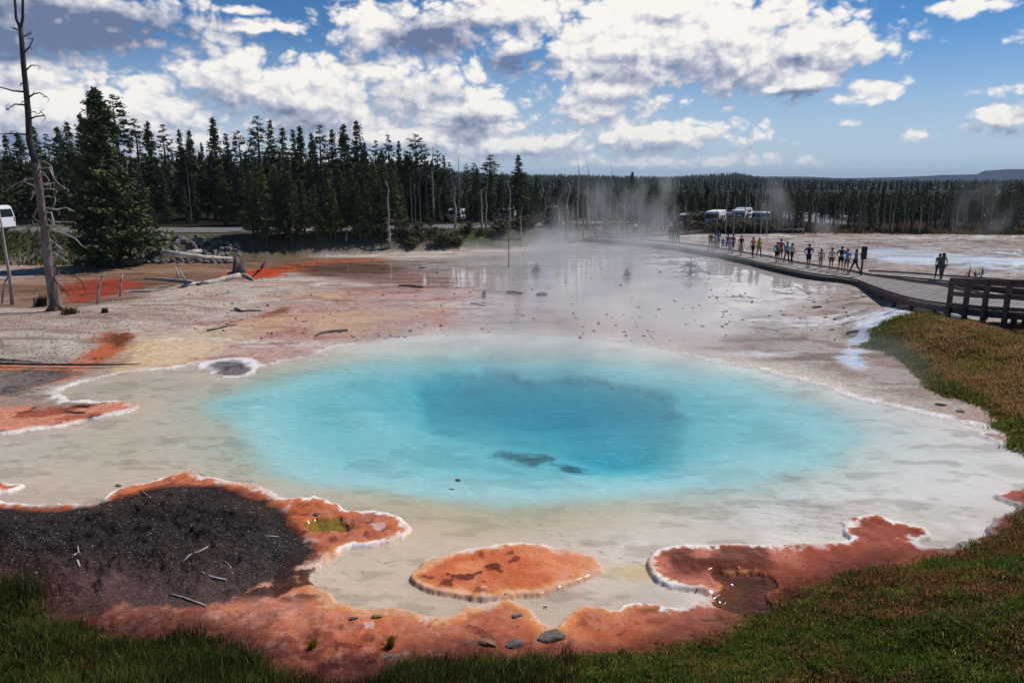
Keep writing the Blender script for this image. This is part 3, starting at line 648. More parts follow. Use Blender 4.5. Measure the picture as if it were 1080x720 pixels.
li = t.m('ADD', li, t.m('MULTIPLY', t.mr(blobs([(640,35,190,75,1.0)], -1.0, 1.0, 0.0, .2), 0, 1, 0, 1), .30))
li = t.m('SUBTRACT', li, t.m('MULTIPLY', t.m('MAXIMUM', t.m('MINIMUM', under, .6), -.35), 1.0))
li = t.m('SUBTRACT', li, t.m('MULTIPLY', dark, .95))
li = t.m('SUBTRACT', li, t.m('MULTIPLY', thick, .12))
li = t.mr(li, 0.0, 1.05, 0, 1, smooth=False)
warm = t.mixc(t.mr(li, .0, .55, 0, 1), c4(S(104,118,150)), c4(S(188,190,204)))
cc = t.mixc(t.mr(li, .5, 1.05, 0, 1), warm, c4(S(252,247,238, 1.04)))
# sky blue, paler at the horizon
SKY_STR = .085
skc = t.node('ShaderNodeVectorMath', operation='MULTIPLY'); t.link(sky.outputs[0], skc.inputs[0]); skc.inputs[1].default_value = (.34*SKY_STR, .66*SKY_STR, .92*SKY_STR)
hz = t.mr(el, -10, 150, .95, 0, smooth=True)
blue = t.mixc(hz, skc.outputs[0], c4(S(190,206,220)))
allc = t.mixc(t.m('MULTIPLY', alpha, t.mr(el, 0, 40, .55, .97)), blue, cc)
gain = t.node('ShaderNodeVectorMath', operation='SCALE'); t.link(allc, gain.inputs[0]); gain.inputs['Scale'].default_value = 1/.1
bg = t.node('ShaderNodeBackground'); bg.inputs['Strength'].default_value = .1; t.link(gain.outputs[0], bg.inputs['Color'])
world.cycles.sampling_method = 'MANUAL'; world.cycles.sample_map_resolution = 256
wo = t.node('ShaderNodeOutputWorld'); t.link(bg.outputs[0], wo.inputs['Surface'])

sc.view_settings.view_transform = 'Standard'; sc.view_settings.look = 'None'; sc.view_settings.exposure = 0.08; sc.view_settings.gamma = 1
sc.cycles.use_denoising = True
sc.cycles.max_bounces = 8; sc.cycles.transparent_max_bounces = 16; sc.cycles.diffuse_bounces = 3; sc.cycles.glossy_bounces = 3
sc.cycles.volume_bounces = 0
# ------------------------------------------------------------------ trees
bark = pmat('pine_bark', (.085,.065,.052), .9, .35, 5, .5, 25, stretch=(1,1,.25))
dimbark = pmat('grey_trunk_bark', (.15,.13,.12), .9, .35, 5, .4, 25)
palebark = pmat('weathered_wood', (.36,.32,.285), .85, .35, 6, .5, 25, alt=(.20,.165,.14), stretch=(1,1,.3))
greywood = pmat('grey_driftwood', (.46,.42,.385), .85, .3, 7, .5, 25, alt=(.24,.20,.18))
darkwood = pmat('charred_wood', (.075,.055,.048), .9, .35, 6, .6, 25, alt=(.16,.12,.10), stretch=(1,1,.3))
def leaf_mat(name, a, b_, dead=None):
    m, t, b = new_mat(name); tc = t.node('ShaderNodeTexCoord').outputs['Object']
    oi = t.node('ShaderNodeObjectInfo').outputs['Random']
    n = t.noise(tc, .9, 4, .6); n2 = t.noise(tc, 6, 2, .5)
    c = t.mixc(t.mr(n, .4, .62, 0, 1), c4(a), c4(b_))
    f = t.m('MULTIPLY', t.mr(n2, .3, .7, .7, 1.35), t.mr(oi, 0, 1, .75, 1.3))
    v = t.node('ShaderNodeVectorMath', operation='SCALE'); t.link(c, v.inputs[0]); t.link(f, v.inputs['Scale'])
    t.link(v.outputs[0], b.inputs['Base Color']); b.inputs['Roughness'].default_value = .75; b.inputs['Specular IOR Level'].default_value = .15
    return m
needles = leaf_mat('pine_needles', (.032,.050,.018), (.080,.090,.028))
needles_y = leaf_mat('young_pine_needles', (.055,.080,.022), (.105,.120,.036))
needles_far = leaf_mat('distant_pine_needles', (.010,.015,.009), (.020,.024,.014))

def conifer_mesh(h, r, start, nbr, ncl, cl, seed, shape=.85, ragged=.25, tufty=False, droop=.25):
    """crown = many small needle sprays along drooping branches; returns (crown mesh, trunk mesh)"""
    g = np.random.default_rng(seed); V = []; 
    t = np.sort(g.uniform(0, 1, nbr)**.85)
    hh = h*(start+(1-start)*t)
    env = (1-t)**shape*np.minimum(1, .55+t*3.5)
    L = r*(env*(1+ragged*g.normal(size=nbr))+.05); L = np.clip(L, .12, None)
    az = g.uniform(0, 2*np.pi, nbr)
    # gaps: some whorls are thin
    keep = g.random(nbr) > .12; 
    T = MB(); T.tube([(0,0,-.4),(g.normal()*.03*h*.1,0,h*.33),(g.normal()*.02*h*.2,g.normal()*.1,h*.7),(0,0,h*.985)], [h*.017+.05, h*.013+.03, h*.007+.015, .012], 7)
    for i in range(nbr):
        if not keep[i]: continue
        k = max(2, int(ncl*(.35+L[i]/r)))
        s = g.uniform(.12 if not tufty else .45, 1.0, k)**.7
        up = (.25*t[i]-droop*s**1.3*.9+.25*s**3)
        x = np.cos(az[i])*L[i]*s; y = np.sin(az[i])*L[i]*s; z = hh[i]+up*L[i]
        sp = cl*(.55+.6*(1-s))*(.7+.5*env[i])
        x = x+g.normal(size=k)*sp*.55*(.3+s); y = y+g.normal(size=k)*sp*.55*(.3+s); z = z+g.normal(size=k)*sp*.35
        V.append(np.stack([x, y, z, np.full(k, az[i]), sp], 1))
        if i % 3 == 0 and L[i] > .5:
            T.tube([(0,0,hh[i]), (math.cos(az[i])*L[i]*.5, math.sin(az[i])*L[i]*.5, hh[i]+(.12*t[i]-droop*.3)*L[i]), (math.cos(az[i])*L[i]*.95, math.sin(az[i])*L[i]*.95, hh[i]+(.2*t[i]-droop*.6)*L[i])], [.035, .02, .008], 3, cap=False)
    A = np.concatenate(V); n = len(A)
    th = A[:, 3]+g.normal(size=n)*.9; dirx = np.stack([np.cos(th), np.sin(th), g.normal(size=n)*.35-.1], 1)
    sd_ = g.normal(size=(n, 3)); sd_ -= (sd_*dirx).sum(1)[:, None]*dirx/(dirx**2).sum(1)[:, None]; sd_ /= np.linalg.norm(sd_, axis=1)[:, None]
    c = A[:, :3]; s = A[:, 4:5]
    v0 = c-dirx*s*.55; v1 = c+sd_*s*.30; v2 = c+dirx*s*.75; v3 = c-sd_*s*.30+g.normal(size=(n, 3))*s*.08
    VV = np.stack([v0, v1, v2, v3], 1).reshape(-1, 3); idx = np.arange(n*4).reshape(n, 4)
    return np_mesh('crown', VV, [idx]), T.mesh('trunk', True)
def make_tree(name, label, cat, group, cm, tm, lm, bm_, loc=(0,0,0)):
    e = empty(name, loc); tag(e, label, cat, group)
    link('crown', cm, lm, e); link('trunk', tm, bm_, e); return e
def place(proto, first, x, y, z, s=1.0, rz=None, sz=None, label=None, group=None):
    o = proto if first else copy_tree(proto)
    o.location = (x, y, z); o.rotation_euler = (0, 0, random.uniform(0, 6.28) if rz is None else rz); o.scale = (s, s, sz if sz else s)
    if label: o['label'] = label
    if group: o['group'] = group
    return o

LB_FOREST = 'dark green conifer standing in the dense forest behind the road'
G_FOREST = 'dark conifers of the forest behind the road'
protos = []
specs = [(12, 2.3, .10, 170, 24, .42, 1, .8, .22, False), (13, 1.9, .22, 150, 20, .40, 2, .75, .3, False), (14, 1.5, .38, 110, 18, .36, 3, .6, .38, True), (12, 2.0, .05, 180, 22, .38, 4, 1.0, .18, False), (14, 1.25, .5, 80, 18, .36, 5, .45, .45, True)]
for (h, r, st_, nb, nc_, cl, sd0, shp, rg, tf) in specs:
    cm, tm = conifer_mesh(h, r, st_, nb, nc_, cl, sd0, shp, rg, tf)
    protos.append([cm, tm, h])
def forest_tree(k, x, y, hgt, wide=1.0, label=LB_FOREST, group=G_FOREST, name='pine_tree', lm=None, cat='tree'):
    cm, tm, h = protos[k]; s = hgt/h
    e = make_tree(name, label, cat, group, cm, tm, None, None, (x, y, zat(x, y)-.1))
    for c_, mt in zip(e.children, (lm or needles, bark)):
        c_.data = c_.data
        if len(c_.data.materials) == 0: c_.data.materials.append(mt)
        if c_.name.startswith('crown') and lm is not None:
            c_.material_slots[0].link = 'OBJECT'; c_.material_slots[0].material = lm
    e.scale = (s*wide, s*wide, s); e.rotation_euler = (0, 0, random.uniform(0, 6.28)); return e
def top_h(u, vtop, y):                    # height of a thing at distance y whose top shows at photo row vtop
    p = PD(u, vtop, y); return p[0], p[2]-zat(p[0], y)

# hero trees: the big fir in front of the road and the shapes that stand against the sky
cm, tm = conifer_mesh(13.4, 3.3, .015, 330, 46, .50, 77, .8, .20, False, .22)
x, hh = top_h(99, 96, 59.0)
e = make_tree('fir_tree', 'big dense dark fir with boughs down to the ground, left of the heap of boulders', 'tree', None, cm, tm, needles, bark, (x, 59, zat(x, 59)-.1)); e.scale = (hh/13.4*1.02, hh/13.4*1.02, hh/13.4)
sky_trees = [  # u, vtop, distance, proto, width, label
 (118,100,84,4,1.35,'tall thin open-topped pine with a pale bare trunk, right behind the big fir'),
 (141,124,88,2,1.1,None),(155,128,92,0,.8,None),(171,130,90,2,1.0,None),(188,136,94,1,.8,None),(199,137,90,0,.8,None),(212,150,92,3,.7,None),(224,124,88,0,.85,'steep pointed dark spruce standing above the trees left of the bushy skyline pair'),(238,140,90,1,.9,None),
 (251,138,92,4,1.2,None),(263,146,86,2,.9,None),(271,121,90,2,1.25,None),(284,126,92,1,.8,None),(297,134,84,1,1.0,None),(309,136,90,1,.9,None),(316,133,88,0,.8,None),(328,140,86,0,.75,None),(337,131,92,2,1.1,None),(350,136,94,1,.9,None),(362,131,88,0,.95,None),
 (376,127,90,1,1.0,'tallest narrow pine in the middle of the skyline with a ragged tip'),(384,150,88,0,.8,None),(396,147,94,2,.9,None),(402,157,85,3,.85,None),(409,141,96,2,.9,None),(420,148,95,1,.8,None),(428,158,94,2,.9,None),(438,141,95,4,1.25,'open topped pine with a long bare trunk at the right end of the tall forest'),(432,162,96,1,.9,None),
 (70,128,80,1,1.0,None),(60,134,84,0,1.0,None),(48,140,88,2,1.0,None),(35,133,90,1,.9,None),(18,140,86,0,1.0,None),(5,142,90,1,1.0,None),(-12,138,88,2,1.0,None),(84,120,78,0,.8,None),(-30,135,85,0,1.0,None),
 (448,152,94,4,.9,None),(461,158,96,4,.9,None),(468,163,95,1,.8,None),(492,172,97,4,.8,None),(503,176,96,1,.8,None),(518,180,95,0,.9,None),(530,181,97,4,.8,None),(566,184,97,3,1.0,None),(667,181,104,3,1.2,None),(547,163,90,1,1.3,'lone bushy topped pine rising over the low forest near the centre of the skyline')]
for (u, vt, y, k, wd, lb) in sky_trees:
    x, hh = top_h(u, vt, y)
    forest_tree(k, x, y, hh, wd, lb or LB_FOREST, None if lb else G_FOREST)
# front rank along the edge of the flats
rr0 = random.Random(4)
front = [(262,178,75,0,1.0),(275,172,76,3,1.1),(290,176,77,3,1.0),(303,184,75,0,1.0),(318,190,76,3,1.1),(331,194,75,3,1.2),(345,188,77,0,1.1),(357,192,76,3,1.1),(370,178,78,0,1.1),(383,184,77,3,1.1),(394,172,79,0,1.0),(404,162,80,3,1.0),(415,180,80,0,.9),(424,196,83,3,1.0)]
for (u, vt, y, k, wd) in front+[(268,190,0,3,1.0),(297,186,0,0,1.0),(312,196,0,3,1.0),(338,200,0,3,1.0),(351,198,0,0,1.0),(377,192,0,3,1.1),(389,196,0,0,1.0),(400,188,0,3,1.0)]:
    x = (u-540)/F*70
    for _ in range(4): y = float(np.interp(x, ROADC[:,0], ROADC[:,1]))-rr0.uniform(5.2, 6.8); x = PD(u, vt, y)[0]
    x, hh = top_h(u, vt, y)
    forest_tree(k, x, y, hh, wd, 'dark bushy conifer in the front rank between the pale flats and the road', 'conifers in front of the road', lm=needles if random.random() < .6 else needles_y)
x, hh = top_h(163, 223, 62.5); forest_tree(3, x, 62.5, hh, 1.0, 'small bright green fir growing beside the boulders below the road', None, 'fir_tree', needles_y)
x, hh = top_h(258, 222, 70); forest_tree(3, x, 70, hh, 1.3, 'low green pine sapling under the yellow road sign', None, 'fir_tree', needles_y)
# ranks behind the road, left and centre
rr = random.Random(5)
for y, n, u0, u1, va, vb in ((97,16,425,620,188,206),(101,18,540,760,198,212),(112,20,560,790,195,206),(80,24,-60,420,162,200),(92,26,-80,430,150,188),(104,28,-80,560,158,186),(96,12,430,620,198,216),(108,14,440,700,190,208),(122,16,420,760,190,202)):
    for i in range(n):
        u = u0+(u1-u0)*(i+rr.uniform(.1,.9))/n; yy = y+rr.uniform(-4,4)+(max(0, u-400)*.06)
        if y == 80 and u > 380: yy += 8
        x, hh = top_h(u, rr.uniform(va, vb), yy)
        forest_tree(rr.choice([0,1,1,2,3]) if y > 90 else rr.choice([0,3,1]), x, yy, max(hh, 3.5), rr.uniform(.95,1.3)*(1.45 if u > 430 else 1.1))
# low greenery between road and trees in the middle
for i in range(64):
    u = rr.uniform(425, 735); y = 88+max(0,(u-430))*.07+rr.uniform(0, 8) if i % 3 else rr.uniform(79, 83)+max(0,(u-430))*.05; x, hh = top_h(u, rr.uniform(198, 222) if i % 3 else rr.uniform(226, 238), y)
    forest_tree(rr.choice([0,3]), x, y, max(hh, 1.0), 1.35, 'low bushy young pine in the clearing left of the steaming dead trunks', 'young pines in the clearing', 'young_pine_tree', needles_y)
# forest behind the right-hand flats
LB_R = 'dark slender pine in the forest behind the right-hand flats'; G_R = 'slender pines behind the right-hand flats'
for y, n, u0, u1, va, vb in ((101,34,800,1110,199,208),(108,32,760,1120,195,204),(117,34,640,1130,193,201)):
    for i in range(n):
        u = u0+(u1-u0)*(i+rr.uniform(.1,.9))/n; yy = y+rr.uniform(-3,3)
        if 735 < u < 812 and y < 110: continue
        if 735 < u < 812: yy += 34
        x, hh = top_h(u, rr.uniform(va, vb)-(3 if u > 1000 else 0), yy)
        forest_tree(rr.choice([1,2,4,1]), x, yy, hh, rr.uniform(1.1,1.5), LB_R, G_R)

# dead trunks
def snag_mesh(h, r, seed, nb=22, bl=.7, lean=.02, n=6):
    g = random.Random(seed); m = MB(); pts = []; rd = []
    for i in range(9):
        t = i/8; pts.append((g.uniform(-1,1)*lean*h*t, g.uniform(-1,1)*lean*h*t, h*t-.3*(i == 0))); rd.append(r*(1-t)**.8+.010)
    m.tube(pts, rd, n, jit=.08)
    for i in range(nb):
        t = g.uniform(.15,.97); z = h*t; a = g.uniform(0,6.28); L = bl*(1.1-t)*g.uniform(.3,1.3)+.08; p = Vector(pts[min(8, int(t*8))]); p.z = z
        c, s_ = math.cos(a), math.sin(a); dz = g.uniform(-.35,.35)
        m.tube([(p.x, p.y, z), (p.x+c*L*.5, p.y+s_*L*.5, z+dz*L*.4), (p.x+c*L, p.y+s_*L, z+dz*L+g.uniform(-.2,.2)*L)], [r*.28*(1.1-t)+.008, r*.15*(1.1-t)+.006, .004], 3, cap=False)
    return m.mesh('trunk', True)
snags = [snag_mesh(8, .11, s, nb, bl) for s, nb, bl in ((1,10,.35),(2,26,.8),(3,40,1.0),(4,6,.25))]
for s_ in snags: s_.materials.append(palebark)
bare = snag_mesh(8, .075, 9, 5, .2); bare.materials.append(dimbark); bare2 = snag_mesh(8, .085, 19, 16, .4); bare2.materials.append(dimbark); bare3 = snag_mesh(8, .07, 29, 8, .3); bare3.materials.append(palebark)
def snag(u, vt, y, k, label=None, group=None, wide=1.0, me=None, vb=None):
    x, hh = top_h(u, vt, y); e = empty('dead_tree', (x, y, zat(x, y)-.05)); tag(e, label, 'dead tree', group)
    link('trunk', me or snags[k], None, e); e.scale = (wide, wide, hh/8); e.rotation_euler = (R(rr.uniform(-2,2)), R(rr.uniform(-2,2)), rr.uniform(0,6.28)); return e
snag(408,190,71.0,2,'twiggy pale dead tree in front of the dark conifers, leaning left at its foot', None, 1.3)
snag(131,150,62.5,0,'thin pale bare trunk standing against the right edge of the big fir', None, 1.0)
snag(479,196,79,2,'dead tree with short curled twigs rising from the brush mid-left of the clearing', None, 1.2)
snag(508,200,78,1,'thin grey dead tree, left of a close pair at the edge of the pink flats', None, 1.0)
snag(512,192,78.5,0,'straight pale dead trunk, right of a close pair at the edge of the pink flats', None, .9)
snag(538,188,80,1,'tall bare dead tree in front of the lone bushy pine', None, .9)
snag(549,218,78,1,'short thin dead tree right of the tall bare one by the lone pine', None, 1.0)
snag(598,192,83,1,'stout pale dead trunk standing in the steam left of the boardwalk end', None, 1.7)
snag(610,165,88,0,'tall dead pole with a twig sticking out above the hill line', None, 1.0)
snag(622,168,90,3,'tall slightly curved bare pole above the hill line', None, .9)
snag(645,170,84,3,'single straight thin pole just right of the curved one', None, .9)
snag(629,200,86,1,'leaning shorter dead trunk between the tall poles', None, 1.0)
snag(455,150,97,1,'feathery dead tree against the sky at the right end of the tall pines', None, 1.5)
snag(483,160,96,3,'thin bare dead pine above the hill, right of the feathery one', None, 1.0)
snag(295,150,82,2,'pale dead tree with twigs inside the dark conifers', None, 1.2)
for i, (u, vt, y) in enumerate([(590,205,86),(604,210,87),(616,205,85),(636,212,84),(652,204,87),(660,196,86),(575,208,87),(584,214,84),(667,210,90)]):
    snag(u, vt, y, i % 4, 'thin grey dead trunk in the steaming stand left of the boardwalk end', 'dead trunks in the steam', .9)
for i, u in enumerate([700,712,724,758,768,776,788,799,806,812]):
    snag(u, rr.uniform(196,206), 94+rr.uniform(-1,3), i % 4, 'thin pale dead trunk in front of the parked vans', 'dead trunks by the parking area', .8)
for i in range(78):
    u = rr.uniform(815, 1120); y = rr.uniform(95, 101)
    snag(u, rr.uniform(196,226), y, 0, 'bare pale trunk along the front of the dark right-hand forest', 'bare trunks of the right-hand forest', rr.uniform(.6,1.1), me=rr.choice([bare, bare, bare2, bare3]))
for i in range(22):
    u = rr.uniform(150, 450); y = rr.uniform(73, 79); x_, h_ = top_h(u, rr.uniform(150, 190), y)
    snag(u, rr.uniform(165, 205), rr.uniform(79, 86), 3, 'slim bare trunk showing among the dark conifers behind the road', 'slim bare trunks in the left forest', .7, me=bare)

# far-off wood: everything behind the first ranks and the wooded hills
def far_wood():
    g = np.random.default_rng(3); pts = []
    def add(x, y, z, h, w): pts.append((x, y, z, h, w))
    # mass right behind the right-hand forest and behind the centre
    for _ in range(5200):
        y = 122+200*g.random()**1.6; x = g.uniform(-.85, .9)*y
        if 20 < x < 66 and y < 160: continue
        add(x, y, float(FZ(x, y)), g.uniform(.80, 1.04)*((6.4-y*.0105)-float(FZ(x, y))), g.uniform(1.0, 1.7))
    for _ in range(2200):
        y = g.uniform(108, 200); x = g.uniform(-.95, -.10)*y
        add(x, y, float(FZ(x, y)), g.uniform(6.0, 9.0), g.uniform(1.2, 1.9))
    for _ in range(9000):
        y = g.uniform(330, 1500)**1.0; x = g.uniform(-.95, .95)*y
        add(x, y, float(hill_z(x, y)), g.uniform(3.2, 5.5)+y*.0015, g.uniform(1.3, 2.4))
    for _ in range(2500):                  # the ridge line itself
        x = g.uniform(-900, 900); y = 1080+g.uniform(-30, 30)
        add(x, y, float(hill_z(x, y)), g.uniform(4, 7.5), g.uniform(1.5, 2.6))
    A = np.array(pts); n = len(A); tiers = 5; k = 6
    V = []; Fs = []; b = 0
    base_a = np.arange(k)*2*np.pi/k
    for ti in range(tiers):
        z0 = .06+.19*ti; z1 = z0+.34 if ti < tiers-1 else 1.0; rr_ = (1-ti/tiers)*.5+.08
        ang = base_a[None, :]+g.uniform(0, 6, (n, 1)); jr = rr_*g.uniform(.55, 1.45, (n, k))
        x = A[:, 0:1]+A[:, 4:5]*jr*np.cos(ang); y = A[:, 1:2]+A[:, 4:5]*jr*np.sin(ang); z = A[:, 2:3]+A[:, 3:4]*(z0+g.uniform(-.05, .05, (n, k)))
        ring = np.stack([x, y, z], 2); top = np.stack([A[:, 0]+g.normal(size=n)*.1, A[:, 1], A[:, 2]+A[:, 3]*z1], 1)[:, None]
        blk = np.concatenate([ring, top], 1).reshape(-1, 3); V.append(blk)
        o = b+np.arange(n)[:, None]*(k+1)
        for j in range(k): Fs.append(np.concatenate([o+j, o+(j+1) % k, o+k], 1))
        b += len(blk)
    return np_mesh('far_forest', np.concatenate(V), Fs)
RIDGE_U = [-700,-200,0,100,200,300,400,470,540,620,700,740,770,800,840,900,960,1030,1080,1200,1500]
RIDGE_V = [176,178,180,181,184,181,176,179,181,183,184,183,182,186,187,189,190,189,188,186,184]
def ridge(x, y):
    u = 540+F*x/np.maximum(y, 1); v = np.interp(u, RIDGE_U, RIDGE_V)
    return (HOR-v+1.0)/F*1080+H-9.5+1.5*fbm(x, x*0+3, .01, 3, 8)
def hill_z(x, y):
    x = np.atleast_1d(np.asarray(x, float)); y = np.atleast_1d(np.asarray(y, float))
    z = 2.1+(ridge(x, y)-2.1)*sstep(340, 1080, y)
    z = np.where(y > 1080, ridge(x, y)-(y-1080)*.03, z)
    return z if len(z) > 1 else z[0]
def FZ(x, y): return zat(x, y) if y < 200 else 2.0
yy = np.concatenate([np.linspace(320, 1400, 60)]); xx = np.linspace(-1500, 1500, 160)
XX, YY = np.meshgrid(xx, yy); ZZ = hill_z(XX.ravel(), YY.ravel()); idx = np.arange(XX.size).reshape(XX.shape)
hillm = pmat('wooded_hillside', (.010,.014,.014), .95, .4, .05, 1.0, .3, spec=0.0)
f_ = np.stack([idx[:-1,:-1].ravel(), idx[:-1,1:].ravel(), idx[1:,1:].ravel(), idx[1:,:-1].ravel()], 1)
tag(link('hills', np_mesh('hills', np.stack([XX.ravel(), YY.ravel(), ZZ-.2*(YY.ravel() < 340)*5], 1), [f_], True), hillm), 'low dark wooded hills along the horizon', 'hills', kind='structure')
tag(link('far_forest', far_wood(), needles_far), 'far-off dark pine forest covering the plain and hills', 'forest', kind='stuff')
# bluish mountains on the horizon at the right
def far_hill(us, vs, dist, name):
    V = []; n = len(us)
    for i, (u, v) in enumerate(zip(us, vs)):
        p = PD(u, v, dist)
        V += [(p[0], dist, -5), (p[0], dist, p[2]), (p[0]*1.1, dist*1.1, -5)]
    Fq = np.array([[3*i, 3*i+3, 3*i+4, 3*i+1] for i in range(n-1)]+[[3*i+1, 3*i+4, 3*i+5, 3*i+2] for i in range(n-1)])
    return link(name, np_mesh(name, V, [Fq], True), hillm)
uu = np.linspace(700, 1400, 90)
vv = np.interp(uu, [700,790,850,900,940,990,1030,1038,1060,1100,1400], [188,186,186.5,188,187,185,184,180,178.5,179,184])+.4*fbm(uu, uu*0, .05, 3, 4)
tag(far_hill(uu, vv, 3600, 'mountains'), 'bluish mountains low on the right horizon', 'mountains', kind='structure')

# ------------------------------------------------------------------ the tall twisted snag on the left
def hero_snag():
    y0 = 38.5; B = PD(59, 325, y0); ez = zat(B[0], y0)
    e = empty('dead_tree', (B[0], y0, ez)); tag(e, 'tall twisted dead pine with a forked tip and bleached curling branches on the left', 'dead tree')
    def Q(u, v, dy=0.0): p = PD(u, v, y0+dy); return (p[0]-B[0], p[1]-y0, p[2]-ez)
    px = y0/F; g = random.Random(3)
    lower = MB(); tr = [(59,327,7.0),(58,318,5.6),(55,300,5.0),(51,275,4.4),(49,258,4.0),(46,235,3.7),(44,220,3.5),(41,195,3.4),(38,172,3.3)]
    lower.tube([Q(u, v) for u, v, r in tr], [r*px*1.05 for u, v, r in tr], 12, jit=.10)
    for a in range(5):
        an = a*1.3; lower.tube([Q(58,318), (math.cos(an)*.35, math.sin(an)*.35, .10), (math.cos(an)*.6, math.sin(an)*.6, -.1)], [.16,.10,.05], 6)
    sw = pmat('snag_wood', (.20,.165,.145), .85, .4, 5, .6, 22, alt=(.10,.062,.05), stretch=(1,1,.25)); lower.build('trunk', sw, e, smooth=True)
    up = MB(); tr = [(38,174,3.3),(34,160,3.2),(31,148,3.0),(30,125,2.9),(28,100,2.6),(25,70,2.3),(23,45,2.2),(21.5,29,2.0)]
    up.tube([Q(u, v) for u, v, r in tr], [r*px for u, v, r in tr], 10, jit=.08)
    up.tube([Q(21.5,30), Q(17,20,.1), Q(15.5,0,.1), Q(14,-25,.15)], [1.5*px,1.3*px,1.1*px,.5*px], 7)
    up.tube([Q(21.5,30), Q(24,20,-.1), Q(24,0,-.1), Q(25,-38,-.15)], [1.5*px,1.3*px,1.2*px,.5*px], 7)
    dk2 = pmat('charred_bark', (.03,.022,.02), .9, .4, 6, .6, 22); up.build('charred_trunk', dk2, e, smooth=True)
    def br(pts, r, mat, dy=None):
        dy = g.uniform(-.9,.9) if dy is None else dy; n = len(pts); m = MB()
        m.tube([Q(u, v, dy*i/(n-1)) for i, (u, v) in enumerate(pts)], [max(.010, r*px*(1-i/n)**.8) for i in range(n)], 6)
        for _ in range(3):
            i = g.randrange(1, n); u, v = pts[i]; a = g.uniform(0, 6.28); L = g.uniform(3, 8)
            m.tube([Q(u, v, dy*i/(n-1)), Q(u+math.cos(a)*L*.6, v+math.sin(a)*L*.5, dy*i/(n-1)+.1), Q(u+math.cos(a+.6)*L, v+math.sin(a+.6)*L, dy*i/(n-1)+g.uniform(-.2,.2))], [.35*r*px+.006, .2*r*px+.005, .004], 4)
        m.build('branch', mat, e, smooth=True)
    D, W = dk2, palebark
    for pts, r, mt in [([(26,97),(14,96),(0,92),(-8,90)],1.0,D),([(30,103),(36,99),(42,98),(49,102)],1.0,D),([(27,111),(16,110),(7,116)],.9,D),([(30,126),(38,123),(47,122),(43,118)],1.0,D),([(29,142),(12,141),(-6,142)],.9,D),([(28,74),(33,69),(39,69)],.8,D),([(26,55),(31,50),(35,41)],.9,D),([(24,40),(29,36),(33,34)],.8,D),([(22,32),(17,31),(13,30)],.8,D),
      ([(30,120),(35,118)],.6,D),([(28,90),(22,88)],.6,D),([(29,108),(24,107)],.6,D),
      ([(37,188),(26,190),(14,196),(4,203)],.9,W),([(38,172),(46,170),(54,175),(57,186)],.9,W),([(40,178),(52,177),(58,190),(64,196),(72,200)],.9,W),([(42,200),(50,199),(58,200)],1.0,W),([(42,192),(36,204),(32,212)],.8,W),([(44,219),(60,221),(70,219),(77,222)],1.0,W),([(44,225),(54,224),(57,236),(54,244)],1.1,W),([(48,238),(56,243),(70,247),(80,252),(86,259),(92,262)],1.2,W),([(50,232),(62,234),(77,234)],.8,W),([(47,246),(54,254),(64,262),(66,270)],.9,W),([(45,236),(34,238),(24,244),(20,252)],.9,W),([(44,214),(38,222),(36,230)],.8,W),([(50,262),(58,268),(66,272),(76,280)],.8,W),([(52,276),(62,283),(74,289),(86,296),(92,312)],.8,D),([(53,288),(60,298),(66,304),(73,312)],.8,D),([(54,300),(62,304),(70,308)],.7,D),([(48,250),(56,248),(60,256),(56,262)],.9,W),([(43,205),(36,196),(26,192),(18,198)],.8,W),([(45,228),(40,236),(40,246)],.8,W),([(40,186),(47,184),(52,190),(49,196)],.8,W),([(36,160),(26,164),(14,170)],.8,W),([(38,165),(48,160),(53,166)],.8,W)]:
        br(pts, r, mt)
    for i in range(10):
        v0 = g.uniform(175, 300); u0 = np.interp(v0, [170,220,260,300], [38,44,49,55]); sgn = g.choice([-1,1,1]); L = g.uniform(8, 20)
        br([(u0,v0),(u0+sgn*L*.5,v0-g.uniform(-3,5)),(u0+sgn*L,v0+g.uniform(0,7)),(u0+sgn*L*.9,v0+g.uniform(6,14))], .7, g.choice([W,W,D]))
hero_snag()
def stick(name, label, cat, pts, rad, mat, group=None, n=6, extra=(), world=False, closed_z=None):
    """branch or log laid through photo points (u, v, height above ground)"""
    W_ = []
    for (u, v, hz_) in pts:
        p = G(u, v) if hz_ == 0 else None
        if p is None: p = P(u, v, zat(*P(u, v, .1)[:2])+hz_); p = np.array([p[0], p[1], p[2]])
        W_.append(p)
    c = W_[0].copy(); m = MB(); m.tube([w_-c+np.array([0,0,(rad if not hasattr(rad,'__len__') else rad[i])*.55]) for i, w_ in enumerate(W_)], rad, n, jit=.12)
    for ex, r2 in extra:
        E = [P(u, v, c[2]+hz_) for (u, v, hz_) in ex]; m.tube([q-c for q in E], r2, 5, jit=.1)
    o = m.build(name, mat, None, c, smooth=True); tag(o, label, cat, group); return o
def upright(name, label, cat, pts, rad, mat, y=None, group=None, extra=()):
    """standing thing: photo points at the distance of its foot"""
    u, v = pts[0]; b = G(u, v); m = MB(); m.tube([PD(u, v, b[1])-b+np.array([0,0,-.05*(i == 0)]) for i, (u, v) in enumerate(pts)], rad, 6, jit=.1)
    for ex, r2 in extra: m.tube([PD(u, v, b[1]+dy)-b for (u, v, dy) in ex], r2, 5, jit=.1)
    o = m.build(name, mat, None, b, smooth=True); tag(o, label, cat, group); return o
upright('tree_stump', 'bleached bent stub standing in the red mat, left of the two', 'dead stem', [(102.5,321),(103.5,308),(105,298),(107.5,292),(110,289)], [.07,.065,.06,.05,.03], greywood)
upright('tree_stump', 'bleached straight thin stub standing in the red mat, right of the two', 'dead stem', [(126.5,313),(127,300),(129.5,289)], [.06,.05,.03], greywood)
